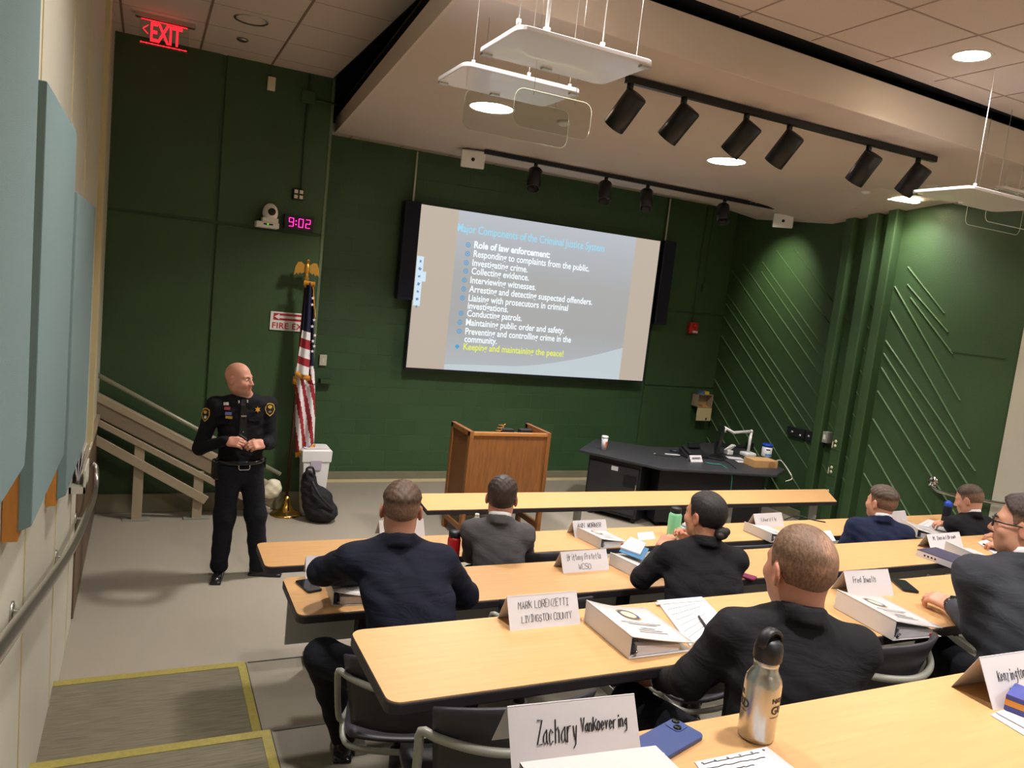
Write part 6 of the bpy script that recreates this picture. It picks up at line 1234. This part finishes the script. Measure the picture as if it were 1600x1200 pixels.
bottle('green_glass_bottle', 1567, 850, TZ[3], [(.036, 0), (.04, .01), (.04, .19), (.034, .205)], 'bottle_greenglass', 'dark green see-through bottle partly hidden behind the person with glasses', [(.034, .203), (.035, .225), (.001, .226)])
bottle('water_bottle', 741, 848, TZ[2], [(.03, 0), (.033, .01), (.033, .06), (.031, .07), (.033, .08), (.033, .13), (.028, .155), (.015, .18), (.0125, .185)], 'bottle_clear', 'clear plastic water bottle with white cap left of the grey-suited shoulder', [(.014, .183), (.0145, .198), (.001, .199)], 'white_plastic')
# paper, pads, books
def pad(corners, z, th, m, label, name='notepad', lines=0, lm='faint_ink', holes=False):
    P = [at_z(u, v, z) for u, v in corners]; c = sum(P, V((0, 0, 0)))/4; c.z = z; t = thing(name, c, label, 'paper' if th < .003 else 'notepad'); MB().slab(P, (0, 0, th)).build('sheet' if th < .003 else 'pages', m, t, world=True)
    A, B, C, Dd = [p+V((0, 0, th+.0004)) for p in P]      # A->B is a short edge, A->D runs down the page
    if lines:
        k = MB(); rd = random.Random(lines)
        for i in range(lines):
            f = .12+.76*i/max(lines-1, 1); l0, r0 = A.lerp(Dd, f), B.lerp(C, f); e = rd.uniform(.45, .92); n_ = 16; k.tube([l0.lerp(r0, .08+(e-.08)*j/n_)+(Dd-A).normalized()*.0016*rd.uniform(-1, 1) for j in range(n_+1)], .0010, 4)
        k.build('writing', lm, t, world=True)
    if holes:
        k = MB()
        for i in range(6): f = .08+.84*i/5; p = A.lerp(B, f)+(Dd-A).normalized()*.008; k.lathe([(.001, 0), (.0028, 0)], p, 10, caps=False)
        k.build('punched_holes', 'ink', t, world=True, clean=False)
    return t
lp = pad([(1026, 941), (1096, 935), (1128, 968), (1078, 1012)], TZ[4], .008, 'white_paper', 'white legal pad with handwriting beside the big binder on the fourth table', lines=7)
P4 = [at_z(u, v, TZ[4]+.009) for u, v in ((1024, 942), (1096, 936), (1098, 939), (1026, 945))]; MB().slab(P4, (0, 0, .002)).build('binding', 'cable_white', lp, world=True)
def pen_thing(u0, v0, u1, v1, z, label, m='black_plastic'):
    a, b = at_z(u0, v0, z+.006), at_z(u1, v1, z+.006); t = thing('pen', a.lerp(b, .5), label, 'pen'); d = (b-a).normalized(); MB().tube([a, a+(b-a)*.9], .0048, 10).build('barrel', m, t, world=True); MB().tube([a+(b-a)*.9, b], [.0045, .001], 10).build('tip', 'steel', t, world=True); MB().bar(a+V((0, 0, .006)), a+(b-a)*.3+V((0, 0, .006)), .003, .002).build('clip', 'steel', t, world=True)
pen_thing(1092, 963, 1107, 985, TZ[4]+.009, 'black pen lying on the legal pad')
pad([(969, 857), (985, 841), (1009, 851), (1000, 868)], TZ[3]+.078, .010, 'white_paper', 'small spiral notebook with handwriting on the binder beside the woman', lines=5)
pad([(967, 862), (980, 846), (1014, 858), (1004, 876)], TZ[3]+.074, .003, 'folder_blue', 'blue folder under the spiral notebook on the binder', name='folder')
pad([(996, 833), (1020, 831), (1024, 842), (998, 845)], TZ[2], .002, 'white_paper', 'white paper note between the second-row binder and the green bottle', lines=3, name='paper_sheet')
pad([(1275, 831), (1297, 829), (1306, 845), (1290, 847)], TZ[2], .002, 'white_paper', 'white paper sheet right of the folded card above the thinning head', name='paper_sheet')
pad([(1431, 824), (1450, 814), (1498, 828), (1484, 840)], TZ[2], .016, 'white_paper', 'thick white notepad under the hand of the writing person', lines=5)
pad([(1527, 849), (1541, 845), (1562, 856), (1556, 868)], TZ[3], .010, 'white_paper', 'white notepad with a pen at the right of the third table', lines=4); pen_thing(1536, 850, 1552, 856, TZ[3]+.011, 'dark pen lying on the third-table notepad')
pad([(1494, 934), (1508, 929), (1530, 938), (1513, 948)], TZ[4], .002, 'white_paper', 'white paper under the hands of the person with glasses', name='paper_sheet')
pad([(1085, 1192), (1198, 1168), (1262, 1218), (1120, 1240)], z5, .002, 'white_paper', 'torn-out notebook sheet with writing at the bottom in front of the steel bottle', lines=6, holes=True, name='paper_sheet', lm='ink')
pad([(727, 1190), (752, 1187), (790, 1240), (740, 1245)], z5, .002, 'white_paper', 'corner of a white sheet sticking out at the left end of the nearest table', name='paper_sheet') if False else None
pad([(1547, 1118), (1600, 1100), (1690, 1140), (1640, 1175)], z5, .0025, 'white_paper', 'white loose sheet under the blue and orange box at the bottom right', lines=0, name='paper_sheet'); pad([(1556, 1114), (1610, 1096), (1700, 1132), (1650, 1165)], z5+.004, .0025, 'white_paper', 'upper white loose sheet under the blue and orange box', lines=0, name='paper_sheet')
P = at_z(1616, 1124, z5+.008); t = thing('small_box', P, 'small blue and orange box on the loose sheets at the right edge', 'box'); mat('box_blue', (70, 76, 150), .5); mat('box_orange', (226, 150, 50), .5)
MB().box((.035, .03, .006), (.09, .06, .012)).box((.035, .03, .032), (.09, .06, .012)).build('blue_bands', 'box_blue', t, bevel=.001); MB().box((.035, .03, .019), (.0905, .0605, .014)).build('orange_band', 'box_orange', t); t.rotation_euler.z = .35
# thick book
a, b, c_ = at_z(1431, 868, TZ[3]), at_z(1486, 888, TZ[3]), at_z(1516, 884, TZ[3]); d_ = a+(c_-b); t = thing('thick_book', (a+c_)/2, 'thick paperback book with dark purple cover beside the binder on the third table', 'book')
MB().slab([a, b, c_, d_], (0, 0, .042)).build('pages', 'page_edge', t, world=True); o = (0, 0, .004); MB().slab([p+V((0, 0, .042)) for p in (a, b, c_, d_)], o).build('cover', 'book_purple', t, world=True)
e1 = (b-a); m = MB(); nn = V((e1.y, -e1.x, 0)).normalized()
for k in range(4): p = a+e1*(.22+.10*k)+V((0, 0, .016))+nn*.001; m.slab([p, p+e1*.05, p+e1*.05+V((0, 0, .012)), p+V((0, 0, .012))], nn*.001)
m.build('edge_marks', 'ink', t, world=True)
P = at_z(1491, 815, TZ[2]); t = thing('eyeglass_case', P, 'flat dark case lying right of the blue-lid bottle', 'case'); MB().prism(rrect(-.07, -.03, .07, .03, .02), .0, .022).build('case', 'folder_dark', t, bevel=.006); t.rotation_euler.z = -.3
cable([at_z(1226, 812, TZ[2]+.006), at_z(1245, 806, TZ[2]+.006), at_z(1270, 812, TZ[2]+.006), at_z(1290, 816, TZ[2]+.006)], .005, 'cord_black', 'black cable lying on the second table right of the folded card')
